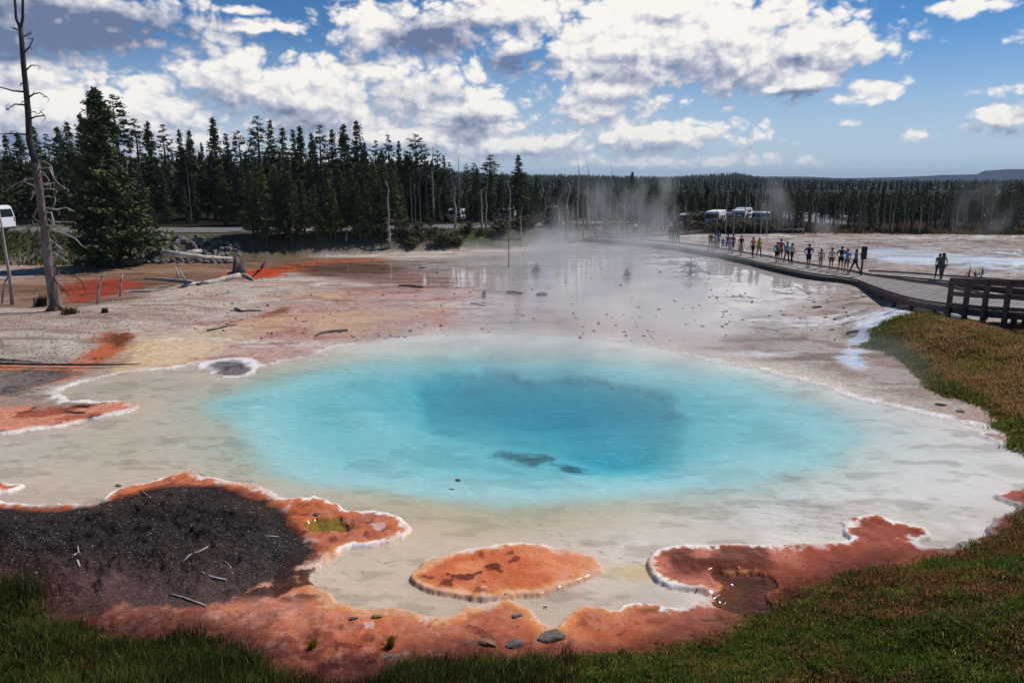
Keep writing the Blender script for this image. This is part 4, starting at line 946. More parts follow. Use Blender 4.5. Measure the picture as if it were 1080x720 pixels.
upright('tree_stump', 'dark leaning dead stem with a forked foot at the far left edge', 'dead tree', [(13,321),(10,290),(5,262),(2,240),(-1,222)], [.10,.085,.075,.06,.03], palebark, extra=[([(10,290,0),(4,300,.2),(2,321,.3)],[.06,.05,.05])])
upright('tree_stump', 'short pale stump with a broken tip in front of the conifers', 'stump', [(364.5,262),(365,254),(366,245)], [.09,.08,.05], greywood)
upright('tree_stump', 'thin dark stem standing in the shallow sheet by the pink flats', 'dead stem', [(536.5,282),(536.5,262),(536,232)], [.06,.05,.02], darkwood)
upright('tree_stump', 'small dark stub in the pink flats, right of the floating log', 'stump', [(510.5,314),(510.5,309),(511,306)], [.13,.15,.05], darkwood)
upright('tree_stump', 'leaning broken twig left of the thin dark stem', 'dead stem', [(551,268),(556,258),(549,246)], [.04,.03,.02], palebark)
# root plate stump and driftwood
def driftwood():
    b = G(250, 291); e = empty('driftwood_stump', b); tag(e, 'upturned charred stump with a long bleached trunk lying to its left', 'stump')
    m = MB(); Q = lambda u, v, dy=0: PD(u, v, b[1]+dy)-b
    m.tube([Q(252,291), Q(250,280), Q(248,268)], [.55,.30,.06], 8, jit=.2); m.tube([Q(253,291), Q(255,280,.1), Q(257,273,.2)], [.5,.34,.08], 8, jit=.2); m.tube([Q(247,290), Q(244,288), Q(240,289,-.2)], [.25,.15,.08], 6)
    m.build('root_plate', darkwood, e, smooth=True)
    Z_ = lambda u, v, h=.1: G(u, v)-b+np.array([0,0,h])
    m = MB(); m.tube([Z_(253,293), Z_(243,294), Z_(228,298), Z_(212,301), Z_(196,298), Z_(175,296), Z_(152,295)], [.28,.20,.18,.15,.12,.09,.05], 8, jit=.1)
    m.tube([Z_(212,300), Z_(195,302), Z_(190,303)], [.12,.10,.04], 5); m.tube([Z_(250,292), Z_(260,292), Z_(267,296)], [.2,.16,.06], 6)
    m.tube([Z_(196,298), Z_(196,298,.5)+np.array([-.2,0,0]), Z_(196,298,1.0)+np.array([-.35,0,0])], [.08,.06,.02], 5); m.tube([Z_(188,297), Z_(188,297,.6), Z_(188,297,1.1)+np.array([-.1,0,0])], [.10,.07,.02], 5)
    m.build('bleached_trunk', greywood, e, smooth=True)
driftwood()
stick('fallen_log', 'long white fallen log below the boulders, lower of a pair', 'log', [(172,268,.1),(190,270,.1),(215,272,.1),(245,273,.1)], [.20,.18,.13,.08], greywood)
stick('fallen_log', 'shorter white fallen log below the boulders, upper of a pair', 'log', [(197,268,.1),(212,265.5,.1)], [.16,.12], greywood)
stick('fallen_log', 'small white forked log between the stump and the red channel', 'log', [(276,283,.1),(279,278,.6),(280,274,.9)], [.14,.10,.05], greywood)
stick('fallen_log', 'dark waterlogged log lying at the far edge of the pool', 'log', [(333,355,0),(338,352,0),(352,350,0),(367,349,0)], [.04,.07,.08,.07], darkwood)
stick('fallen_log', 'very long thin dark pole lying from the left edge above the dark lens of gravel', 'log', [(-20,383.5,.1),(30,384.5,.1),(75,385.2,.1),(115,384.8,.1),(148,384.2,.05)], [.06,.055,.05,.04,.02], darkwood)
stick('fallen_log', 'white bleached pole lying above the long dark pole', 'log', [(-10,379.5,.1),(20,381,.1),(44,381.5,.05)], [.07,.06,.04], greywood)
stick('fallen_log', 'twisted dark branch on the pale crust left of the orange spring', 'branch', [(248,326,.05),(256,329,0),(264,328,0),(275,328,0)], [.08,.07,.06,.05], darkwood)
stick('fallen_log', 'thin rusty stick on the cream flats', 'branch', [(219,349,0),(230,347,0),(240,344,0),(249,343,0)], [.05,.05,.05,.04], darkwood)
stick('fallen_log', 'flat dark log with a knot lying on the pink flats right of the red reflections', 'log', [(420,302,0),(432,302,0),(446,303,.05)], [.07,.09,.06], darkwood)
stick('fallen_log', 'dark flat chunk of wood on the pink flats, right of centre', 'log', [(534,309,0),(542,309,0),(551,310,0)], [.08,.11,.06], darkwood)
stick('fallen_log', 'short crooked dark branch on the pink flats below the floating log', 'branch', [(497,320,0),(503,321,0),(511,323,0)], [.06,.05,.03], darkwood)
stick('fallen_log', 'dark stick lying beside the pale stream, left of the right grass bank', 'log', [(893,352,0),(899,350.5,0),(905,349.5,0)], [.06,.07,.05], darkwood)
stick('fallen_log', 'pale thin pole under the boardwalk on the right flats', 'branch', [(986,342,0),(996,344.5,0),(1006,346,0)], [.05,.05,.04], greywood)
stick('fallen_log', 'second pale pole just below the first, under the boardwalk', 'branch', [(984,345,0),(992,347.5,0),(998,349,0)], [.04,.05,.03], greywood)
SUBM = pmat('sunken_wood', (.40,.35,.27), .9, .2, 10)
for pts, lb in (([(348,607),(362,594),(378,581)], 'pale sunken stick left of the orange island'), ([(405,594),(430,590),(452,587)], 'thin sunken stick behind the orange island, upper of two'), ([(412,597),(432,594)], 'thin sunken stick behind the orange island, lower of two')):
    W_ = [P(u, v, -.035) for u, v in pts]; c = W_[0]; m = MB(); m.tube([w_-c for w_ in W_], .018, 5, jit=.2); tag(m.build('sunken_stick', SUBM, None, c), lb, 'stick')
# sticks on the dark gravel mound
for pts, rad, lb in (([(82,577),(83,583),(79,588),(82,592),(84,598)], .018, 'short white crooked twig at the left of the dark gravel'), ([(192,594),(200,586),(210,582),(219,577)], .018, 'curved white twig near the middle of the dark gravel'), ([(213,604),(224,609),(239,612)], .022, 'thick white stick on the dark gravel, right of the curved twig'), ([(237,592),(243,598),(245,605)], .012, 'thin curved twig pointing up on the right of the dark gravel'), ([(180,627),(195,631),(217,639)], .020, 'straight pale stick at the lower edge of the dark gravel'), ([(278,565),(294,566)], .012, 'tiny pale stick at the right end of the dark gravel'), ([(148,517),(158,524),(163,534)], .014, 'thin brown branch at the top edge of the dark gravel')):
    stick('stick', lb, 'stick', [(u, v, 0) for u, v in pts], rad, greywood, 'sticks scattered on the dark gravel' if 0 else None, 5)
# brush piles standing in the shallow sheet
def brush(u, v, vt, w_, label, n=34, seed=0):
    g = random.Random(seed); b = G(u, v); hh = PD(u, vt, b[1])[2]-b[2]; wd = w_*b[1]/F; m = MB()
    m.tube([(0,0,-.1), (.03,0,hh*.5), (-.02,0,hh)], [.05,.035,.012], 5)
    for i in range(n):
        a = g.uniform(0,6.28); t0 = g.uniform(0,.7); L = wd*g.uniform(.35,1.0)*(1-t0*.6); c, s_ = math.cos(a), math.sin(a); z0 = hh*t0*.8
        m.tube([(0,0,z0), (c*L*.5, s_*L*.5, max(.03, z0+g.uniform(-.15,.25))), (c*L, s_*L, max(.0, z0*.5+g.uniform(-.2,.35)))], [.03,.02,.008], 4, cap=False)
    tag(m.build('dead_brush', darkwood, None, b), label, 'dead brush')
brush(728,290,266,22,'tangle of dark dead branches standing in the mirror-like shallow water', 46, 4)
brush(661,291,281,8,'small rounded dark tuft of twigs in the shallow water', 40, 5)
brush(566,287,276,10,'low grey-brown clump of twigs near the pink flats', 36, 6)
for i, (u, v, vt, lb) in enumerate([(1022,292,280,'leftmost grey root stub beyond the railing'),(1028,292,284,'middle grey root stub beyond the railing'),(1035,292,281,'rightmost grey root stub beyond the railing')]):
    brush(u, v, vt, 7, lb, 12, 20+i)
# ------------------------------------------------------------------ boardwalk
plank = pmat('boardwalk_planks', (.26,.215,.195), .8, .35, 3.5, .4, 20, alt=(.20,.165,.15))
beamw = pmat('dark_beams', (.085,.062,.054), .85, .3, 5, .4, 20)
railw = pmat('rail_timber', (.105,.068,.055), .8, .3, 6, .4, 20)
def edge_pts(pts, n):
    W_ = np.array([P(u, v, z) for u, v, z in pts]); s = np.concatenate([[0], np.cumsum(np.hypot(*np.diff(W_[:, :2], axis=0).T))])
    t = np.linspace(0, s[-1], n); A = np.stack([np.interp(t, s, W_[:, k]) for k in range(3)], 1)
    k = np.ones(9)/9
    return np.stack([np.convolve(np.pad(A[:, j], 4, 'edge'), k, 'valid') for j in range(3)], 1)
def boardwalk(label, nearp, farp, n, kerb_far=True, posts=True):
    a = edge_pts(nearp, n); b = edge_pts(farp, n); o0 = a[n//2].copy(); e = empty('boardwalk', o0); tag(e, label, 'boardwalk', None); g = random.Random(1)
    m = MB()
    for i in range(n-1):
        q = [a[i]+(a[i+1]-a[i])*.05, a[i+1]-(a[i+1]-a[i])*.05, b[i+1]-(b[i+1]-b[i])*.05, b[i]+(b[i+1]-b[i])*.05]; dz = g.uniform(-.006,.010); ov = g.uniform(-.02,.03)
        d = (a[i]-b[i]); d = d/np.linalg.norm(d)*ov
        q = [q[0]+d-o0, q[1]+d-o0, q[2]-o0, q[3]-o0]
        top = [(p[0], p[1], p[2]+dz) for p in q]; bot = [(p[0], p[1], p[2]+dz-.05) for p in q]
        m.add(top+bot, [[0,1,2,3],[7,6,5,4],[0,4,5,1],[1,5,6,2],[2,6,7,3],[3,7,4,0]])
    m.build('deck', plank, e)
    for side, ln in (('near', a), ('far', b)):
        m = MB(); inn = (b-a) if side == 'near' else (a-b); inn = inn/np.linalg.norm(inn, axis=1)[:, None]
        for i in range(0, n-6, 5):
            p, q = ln[i]+inn[i]*.14-o0, ln[min(i+5, n-1)]+inn[min(i+5, n-1)]*.14-o0
            m.beam((p[0],p[1],p[2]-.19), (q[0],q[1],q[2]-.19), .10, .24)
        m.build('side_beam', beamw, e)
        m = MB()
        for i in range(0, n-6, 5):
            p, q = ln[i]+inn[i]*.10-o0, ln[min(i+5, n-1)]+inn[min(i+5, n-1)]*.10-o0
            m.beam((p[0],p[1],p[2]+.085), (q[0],q[1],q[2]+.085), .09, .10)
        m.build('kerb_rail', beamw, e)
        for i in range(3, n-3, max(8, n//26)):
            p = ln[i]+inn[i]*.3; gz = min(zat(p[0], p[1]), p[2]-.3)
            m = MB(); m.box((0,0,(gz-.4+p[2]-.3)/2-p[2]), (.16,.16,max(.1, p[2]-.3-gz+.4))); m.build('support_post', beamw, e, p-o0)
    return a, b, e
NEAR = [(560,250,.35),(600,251.5,.35),(640,253.5,.35),(680,257,.35),(713,261,.35),(747,267,.35),(780,273,.35),(813,281,.35),(845,288,.35),(870,292,.35),(890,293.8,.35),(905,297,.36),(919,303,.5),(938,310,.72),(958,316,.92),(977,320,1.1),(1000,323,1.3),(1016,325,1.45),(1039,327.5,1.6),(1080,330,1.8),(1140,334,1.95),(1260,342,2.1)]
FAR = [(560,248.2,.35),(600,249.5,.35),(640,251,.35),(684,253.8,.35),(716,256.5,.35),(750,261,.35),(793,268,.35),(813,271.5,.35),(842,277.5,.35),(867,281.5,.35),(897,286,.35),(915,290,.45),(945,294,.7),(967,297.5,.9),(997,301,1.15),(1016,306,1.35),(1043,312,1.55),(1085,317,1.8),(1140,321,1.95),(1260,329,2.1)]
A_, B_, deck = boardwalk('wide grey plank boardwalk curving from the railing away to the crowd of visitors', NEAR, FAR, 420)
N2 = [(914,290.5,.42),(940,292.6,.42),(970,295.2,.42),(1005,298.6,.42),(1060,303,.42),(1140,309,.42)]
F2 = [(914,286.2,.42),(940,287.6,.42),(970,289.4,.42),(1005,292,.42),(1060,296,.42),(1140,301,.42)]
boardwalk('narrower second boardwalk branching off to the right behind the railing, where the couple stands', N2, F2, 110)
N3 = [(600,254,.4),(625,250.5,.4),(650,249,.4),(690,247,.4),(725,244.6,.45),(750,242.2,.5),(790,241.5,.55),(850,242.3,.55)]
F3 = [(598,252,.4),(622,248.5,.4),(650,247,.4),(690,245,.4),(722,242.6,.45),(750,240.4,.5),(790,239.8,.55),(850,240.6,.55)]
boardwalk('far boardwalk seen as a thin dark line below the parked vans', N3, F3, 150)

# railing
def railing():
    us = [1001.5, 1018, 1040, 1063, 1090, 1122]; pt = []
    vs = np.array([(540+F*p[0]/(p[1]*CT+(H-p[2])*ST)) for p in A_])
    for u in us:
        i = int(np.argmin(np.abs(vs-u))); p = A_[i].copy(); d = (A_[i]-B_[i]); d /= np.linalg.norm(d); pt.append(p+d*.12)
    c = pt[0].copy(); e = empty('wooden_railing', c); tag(e, 'dark timber railing with three rails on the boardwalk edge at the right', 'railing')
    for p in pt:
        gz = zat(p[0], p[1]); hgt = p[2]+1.28-(gz-.3); m = MB(); m.box((0,0,gz-.3-p[2]+hgt/2), (.18,.18,hgt), rz=.5, bev=.012); m.build('post', railw, e, p-c)
    def rl(z, w_, h_, nm, off=0):
        m = MB()
        for p, q in zip(pt[:-1], pt[1:]): m.beam((p[0]-c[0], p[1]-c[1]+off, p[2]-c[2]+z), (q[0]-c[0], q[1]-c[1]+off, q[2]-c[2]+z), w_, h_)
        m.build(nm, railw, e)
    rl(1.32, .26, .07, 'top_rail'); rl(1.17, .07, .20, 'upper_rail', .10); rl(.62, .07, .20, 'middle_rail', .10); rl(.12, .07, .16, 'lower_rail', .10)
railing()
# black trail sign with its post
def trail_sign():
    p = P(908, 290.8, .38); m = MB(); e = empty('trail_sign', p); tag(e, 'tall black panel sign on a dark post at the edge of the boardwalk', 'sign')
    pxm = p[1]/F; m.box((0,0,.85), (.11,.11,2.3), bev=.01); m.build('post', darkwood, e)
    m = MB(); m.box((.02,-.07,1.62), (.36,.04,.86), bev=.008); m.build('panel', pmat('dark_panel', (.012,.012,.015), .5, .1), e)
    m = MB(); m.box((.02,-.07,1.62), (.42,.03,.92), bev=.008); m.box((.02,-.04,1.3), (.3,.03,.06)); m.build('panel_frame', darkwood, e)
trail_sign()
# yellow warning sign by the road
def road_sign():
    x, hh = top_h(262, 217, 69.0); z0 = zat(x, 69.0); e = empty('road_sign', (x, 69.0, z0)); tag(e, 'orange diamond road sign on a thin post at the roadside', 'road sign')
    MB().box((0,0,hh/2), (.07,.07,hh)).build('post', pmat('galvanised_steel', (.35,.35,.36), .45, .1, metal=.6), e)
    m = MB(); r = .62; zz = hh-.66
    for yy_, in ((-.06,),): m.add([(0,yy_,zz-r),(r,yy_,zz),(0,yy_,zz+r),(-r,yy_,zz),(0,yy_+.02,zz-r),(r,yy_+.02,zz),(0,yy_+.02,zz+r),(-r,yy_+.02,zz)], [[0,1,2,3],[7,6,5,4],[0,4,5,1],[1,5,6,2],[2,6,7,3],[3,7,4,0]])
    m.build('plate', pmat('orange_sign', (.62,.22,.02), .5, .1), e)
    m = MB(); m.tube([(-.05,-.066,zz-.35),(-.05,-.066,zz-.05),(.10,-.066,zz+.1),(.10,-.066,zz+.28)], .05, 4); m.add([(-.05,-.07,zz+.26),(.25,-.07,zz+.26),(.10,-.07,zz+.46)], [[0,1,2]]); m.build('arrow_symbol', pmat('sign_black', (.015,.015,.015), .5, .1), e)
road_sign()

# ------------------------------------------------------------------ people
def skin_mesh(verts, edges, name, sub=1, root=0):
    me = bpy.data.meshes.new(name); me.from_pydata([v[0] for v in verts], edges, []); o = bpy.data.objects.new('tmp', me); COL.objects.link(o)
    md = o.modifiers.new('s', 'SKIN')
    for i, (p, r) in enumerate(verts):
        sv = me.skin_vertices[0].data[i]; sv.radius = (r if hasattr(r, '__len__') else (r, r)); sv.use_root = (i == root)
    md.use_smooth_shade = True
    if sub: m2 = o.modifiers.new('u', 'SUBSURF'); m2.levels = sub; m2.render_levels = sub
    dg = bpy.context.evaluated_depsgraph_get(); ev = o.evaluated_get(dg); r = bpy.data.meshes.new_from_object(ev); r.name = name
    bpy.data.objects.remove(o); bpy.data.meshes.remove(me); return r
SKINS = [(.42,.26,.18),(.34,.20,.13),(.22,.12,.08),(.50,.33,.24)]
def cloth(c): return pmat('cloth_%d_%d_%d' % tuple(int(k*255) for k in c), c, .85, .15, 12, .15, 60, spec=.15)
def person(u, v, z, label, rot, hgt=1.72, shirt=(.1,.1,.12), legs=(.05,.05,.07), long_legs=False, sleeves='short', hair=(.03,.02,.015), cap=None, pose='walk', longhair=False, skin=0, fem=False, bag=None, skirt=None, group=None):
    b = P(u, v, z); e = empty('person', (b[0], b[1], z), R(rot)); tag(e, label, 'person', group); s = hgt/1.75
    ph = {'walk': .20, 'stand': .03, 'stride': .30}.get(pose, .03); sw = 1 if random.random() < .5 else -1
    hipw = .095; shw = .175 if fem else .20
    def S_(p): return (p[0]*s, p[1]*s, p[2]*s)
    J = {}; J['pelvis'] = (0,0,.95); J['waist'] = (0,.01,1.08); J['chest'] = (0,.015,1.28); J['neckb'] = (0,.01,1.44); J['neck'] = (0,-.005,1.50); J['head'] = (0,-.015,1.62); J['top'] = (0,-.01,1.70)
    for sd_, nm in ((-1,'l'),(1,'r')):
        f = ph*sw*sd_
        J['hip'+nm] = (sd_*hipw, 0, .90); J['knee'+nm] = (sd_*.10, -f*.55-.02, .50); J['ank'+nm] = (sd_*.105, -f+(.06 if f < 0 else 0), .09+(.04 if f < -.1 else 0)); J['toe'+nm] = (sd_*.12, -f-.13, .035)
        J['sh'+nm] = (sd_*shw, .01, 1.41)
        if pose == 'point' and sd_ == 1: J['el'+nm] = (sd_*.34, -.14, 1.25); J['wr'+nm] = (sd_*.50, -.32, 1.22); J['hd'+nm] = (sd_*.56, -.39, 1.22)
        elif pose == 'camera': J['el'+nm] = (sd_*.24, -.14, 1.18); J['wr'+nm] = (sd_*.10, -.30, 1.42); J['hd'+nm] = (sd_*.06, -.33, 1.48)
        elif pose == 'hips': J['el'+nm] = (sd_*.38, .08, 1.16); J['wr'+nm] = (sd_*.22, -.04, 1.02); J['hd'+nm] = (sd_*.17, -.08, .99)
        else: J['el'+nm] = (sd_*(shw+.035), f*.4+.03, 1.13); J['wr'+nm] = (sd_*(shw+.045), f*.8-.05, .88); J['hd'+nm] = (sd_*(shw+.04), f*.9-.09, .80)
    names = list(J); ix = {n: i for i, n in enumerate(names)}
    rad = dict(pelvis=.12, waist=.10 if fem else .115, chest=.12 if fem else .135, neckb=.07, neck=.052, head=.088, top=.066)
    for nm in 'lr': rad.update({'hip'+nm: .09, 'knee'+nm: .055, 'ank'+nm: .036, 'toe'+nm: .032, 'sh'+nm: .058, 'el'+nm: .040, 'wr'+nm: .027, 'hd'+nm: .030})
    E = [('pelvis','waist'),('waist','chest'),('chest','neckb'),('neckb','neck'),('neck','head'),('head','top')]
    for nm in 'lr': E += [('pelvis','hip'+nm),('hip'+nm,'knee'+nm),('knee'+nm,'ank'+nm),('ank'+nm,'toe'+nm),('neckb','sh'+nm),('sh'+nm,'el'+nm),('el'+nm,'wr'+nm),('wr'+nm,'hd'+nm)]
    body = skin_mesh([(S_(J[n]), rad[n]*s) for n in names], [(ix[a], ix[b_]) for a, b_ in E], 'body', 1)
    bm = bmesh.new(); bm.from_mesh(body)      # fingers, nose and ears belong to the same body mesh
    def bump(c, r, sc_=(1,1,1)):
        q = bmesh.ops.create_icosphere(bm, subdivisions=1, radius=r*s); bmesh.ops.scale(bm, vec=sc_, verts=q['verts']); bmesh.ops.translate(bm, vec=S_(c), verts=q['verts'])
    bump((0,-.112,1.60), .016, (.8,1,1.3)); bump((-.088,-.01,1.61), .020, (.5,.8,1.2)); bump((.088,-.01,1.61), .020, (.5,.8,1.2)); bump((0,-.07,1.545), .03, (1,.8,.8))
    for nm in 'lr':
        w_, h_ = Vector(J['wr'+nm]), Vector(J['hd'+nm]); d = (h_-w_).normalized(); sx = d.cross(Vector((1,0,0)) if abs(d.x) < .8 else Vector((0,0,1))).normalized()
        for k in range(5):
            L = (.045,.075,.083,.078,.06)[k]; o_ = sx*((k-2)*.017)
            base = h_+o_*(1.0 if k else 1.5)-d*(.03 if k == 0 else 0); tip = base+(d+sx*(-.8 if k == 0 else 0)).normalized()*L+Vector((0,-.012,0))
            q = bmesh.ops.create_cone(bm, segments=5, radius1=.0085*s, radius2=.006*s, depth=(tip-base).length*s, cap_ends=True)
            M_ = Matrix.Translation((base+tip)/2*s) @ (tip-base).to_track_quat('Z','Y').to_matrix().to_4x4(); bmesh.ops.transform(bm, matrix=M_, verts=q['verts'])
    for f_ in bm.faces: f_.smooth = True
    bm.to_mesh(body); bm.free()
    link('body', body, pmat('skin_%d' % skin, SKINS[skin], .6, .08, 20), e)
    mm = MB()
    for sx_ in (-.033,.033): mm.ball(S_((sx_,-.094,1.625)), .011*s, 6, 4)
    mm.build('eyes', pmat('eye_dark', (.02,.015,.012), .3, .05), e)
    mm = MB(); mm.ball(S_((0,-.100,1.572)), (.024*s,.006*s,.006*s), 6, 4); mm.build('mouth', pmat('lips', (.30,.11,.09), .5, .05), e)
    def garment(name, chain, radii, edges, mat):
        me = skin_mesh([(S_(c), r*s) for c, r in zip(chain, radii)], edges, name, 1); link(name, me, mat, e)
    ck = lambda a, b_, t: tuple(Vector(J[a]).lerp(Vector(J[b_]), t))
    # shirt
    ch = [ck('pelvis','waist',.0), J['waist'], J['chest'], ck('neckb','neck',.0)]; rd = [.140,.135 if not fem else .122,.152 if not fem else .138,.085]; ed = [(0,1),(1,2),(2,3)]
    for nm in 'lr':
        i0 = len(ch); ch += [J['sh'+nm]]; rd += [.074]; ed += [(3,i0)]
        if sleeves == 'short': ch += [ck('sh'+nm,'el'+nm,.72)]; rd += [.058]; ed += [(i0,i0+1)]
        elif sleeves == 'long': ch += [J['el'+nm], ck('el'+nm,'wr'+nm,.95)]; rd += [.056,.042]; ed += [(i0,i0+1),(i0+1,i0+2)]
    garment('shirt', ch, rd, ed, cloth(shirt))
    if skirt:
        mm = MB(); n = 12; prof = [(1.02,.135),(.9,.165),(.7,.21),(skirt,.25)]
        mm.tube([(0,0,z_*s) for z_, _ in prof], [r_*s for _, r_ in prof], n, cap=False, jit=.05); mm.build('skirt', cloth(legs), e, smooth=True)
    else:
        ch = [(0,0,.97)]; rd = [.132]; ed = []
        for nm in 'lr':
            i0 = len(ch); ch += [J['hip'+nm]]; rd += [.100]; ed += [(0,i0)]
            if long_legs: ch += [J['knee'+nm], ck('knee'+nm,'ank'+nm,.92)]; rd += [.070,.052]; ed += [(i0,i0+1),(i0+1,i0+2)]
            else: ch += [ck('hip'+nm,'knee'+nm,.85)]; rd += [.088]; ed += [(i0,i0+1)]
        garment('trousers' if long_legs else 'shorts', ch, rd, ed, cloth(legs))
    for nm in 'lr':
        a_, t_ = J['ank'+nm], J['toe'+nm]; mm = MB(); mm.ball(S_((t_[0], (a_[1]+t_[1])/2, t_[2]+.012)), (.052*s,.135*s,.05*s), 8, 6); mm.build('shoe', pmat('shoe_dark', (.05,.045,.045), .7, .1), e, smooth=True)
    if hair:
        mm = MB(); mm.ball(S_((0,.018,1.665)), (.104*s,.112*s,.098*s), 10, 7, .05, 3)
        if longhair: mm.ball(S_((0,.06,1.54)), (.095*s,.06*s,.15*s), 8, 6, .08, 5)
        mm.build('hair', pmat('hair_%d' % int(hair[0]*1000), hair, .7, .2, 30), e, smooth=True)
    if cap:
        mm = MB(); mm.ball(S_((0,.0,1.70)), (.110*s,.118*s,.065*s), 10, 6); mm.ball(S_((0,-.12,1.685)), (.085*s,.085*s,.012*s), 10, 4); mm.build('cap', cloth(cap), e, smooth=True)
    return e
BZ = .40
person(852,282.5,BZ,'man in a navy T-shirt and navy shorts walking with arms out, alone on the boardwalk',8,1.84,(.018,.020,.055),(.022,.024,.06),pose='hips',skin=1)
person(834.5,277.8,BZ,'person in a pale top and black trousers, right of the pair in light blue',20,1.64,(.50,.46,.42),(.012,.012,.014),True,'short',fem=True,longhair=True)
person(829,277,BZ,'person in a light blue jacket and black trousers beside the pale top',10,1.70,(.17,.42,.48),(.012,.012,.016),True,'long',fem=True)
person(822.5,275.5,BZ,'tall person in a red shirt and red shorts behind the teal shirt',-15,1.84,(.42,.025,.02),(.25,.02,.03),skin=1)
person(818.5,277,BZ,'person in a teal T-shirt and dark maroon shorts, left of the red shirt',180,1.70,(.03,.22,.26),(.08,.015,.025),skin=0)
person(800,271,BZ,'person in a yellow top and grey trousers on the boardwalk',12,1.68,(.42,.40,.06),(.13,.13,.14),True,'short',fem=True)
person(793.5,271,BZ,'person in an orange tank top and black trousers, left of the yellow top',15,1.72,(.50,.20,.12),(.014,.014,.016),True,'none',skin=1)
person(781,269,BZ,'person in a black top and long tan skirt on the boardwalk',5,1.76,(.018,.018,.02),(.38,.29,.22),sleeves='short',fem=True,skirt=.35)
person(772.5,266.5,BZ,'person in a dark magenta top, just right of the child in pink',10,1.70,(.12,.03,.09),(.02,.02,.03),sleeves='short',fem=True)
person(769.5,267.5,BZ,'child in a pale pink dress in front of the magenta top',0,1.45,(.62,.32,.50),(.55,.30,.42),fem=True,skirt=.5)
person(767,266,BZ,'person in a dark plum shirt, left of the child in pink',-10,1.68,(.09,.03,.05),(.04,.03,.06))
person(762,264.5,BZ,'child in a blue-green T-shirt between two adults',10,1.28,(.05,.25,.38),(.03,.05,.12))
person(757,262.5,BZ,'adult in a bright blue shirt and black trousers, right of the peach top',170,1.72,(.02,.10,.42),(.02,.02,.03),True)
person(753.5,264,BZ,'person in a peach top and beige shorts beside the bright blue shirt',10,1.58,(.50,.28,.20),(.35,.27,.20),fem=True)
person(749,265,BZ,'man in black shirt and grey trousers, left of the peach top and blue shirt',10,1.80,(.02,.02,.022),(.20,.19,.18),True,cap=(.05,.04,.04))
person(714.5,258.3,BZ,'rightmost of the three dark figures on the far part of the boardwalk',10,1.70,(.05,.04,.05),(.03,.03,.04),True)
person(710,257.8,BZ,'middle one of the three dark figures on the far part of the boardwalk',-10,1.78,(.025,.03,.05),(.02,.02,.025),True)
person(706.5,257.2,BZ,'leftmost of the three dark figures on the far part of the boardwalk',20,1.74,(.06,.03,.03),(.03,.03,.035))
person(865,283,BZ,'small person in a tan T-shirt and tan trousers right of the man in navy',150,1.50,(.40,.32,.25),(.33,.26,.20),True)
person(876,284.5,BZ,'person in a white T-shirt and grey-brown shorts',160,1.66,(.58,.54,.50),(.14,.10,.09),fem=True)
person(886,285.5,BZ,'tall man in a black shirt and black shorts behind the pointing man',170,1.82,(.014,.014,.02),(.02,.02,.024),pose='hips',cap=(.02,.02,.03))
person(892,287.5,BZ,'man in a bright blue shirt and tan shorts pointing to the right',175,1.74,(.12,.30,.62),(.34,.22,.16),pose='point',hair=(.05,.04,.03),cap=(.20,.28,.36))
person(901,288.0,BZ,'person in a grey-blue jacket and black trousers next to the black sign',-100,1.74,(.13,.18,.26),(.014,.014,.02),True,'long',fem=True,longhair=True,pose='stride')
person(988.6,294.2,.47,'left one of the couple on the branch boardwalk, in olive clothes',165,1.72,(.10,.10,.07),(.06,.06,.05),True)
person(992.4,294.4,.47,'right one of the couple on the branch boardwalk, bare arms and long dark hair',170,1.78,(.16,.10,.08),(.10,.085,.07),True,'none',fem=True,longhair=True,skin=1)
for i, (u, v, c, lb) in enumerate([(688,248.0,(.45,.38,.40),'far visitor in a pale lilac top, leftmost of the distant crowd'),(692,248.2,(.10,.07,.10),'far visitor in dark clothes, second of the distant crowd'),(697,247.6,(.35,.10,.10),'far visitor in a dull red top, third of the distant crowd'),(702,247.4,(.06,.06,.09),'far visitor in navy, fourth of the distant crowd'),(707,246.8,(.50,.46,.44),'far visitor in white, behind the three dark figures'),(712,246.4,(.12,.14,.18),'far visitor in grey, behind the rightmost dark figure'),(716.5,246.0,(.30,.22,.18),'far visitor in tan, rightmost of the distant crowd'),(669.5,249.0,(.62,.60,.58),'lone far visitor in a white shirt in the steam')]):
    person(u, v, .47, lb, 30*i, 1.7, c, (.05,.05,.06), i % 2 == 0)

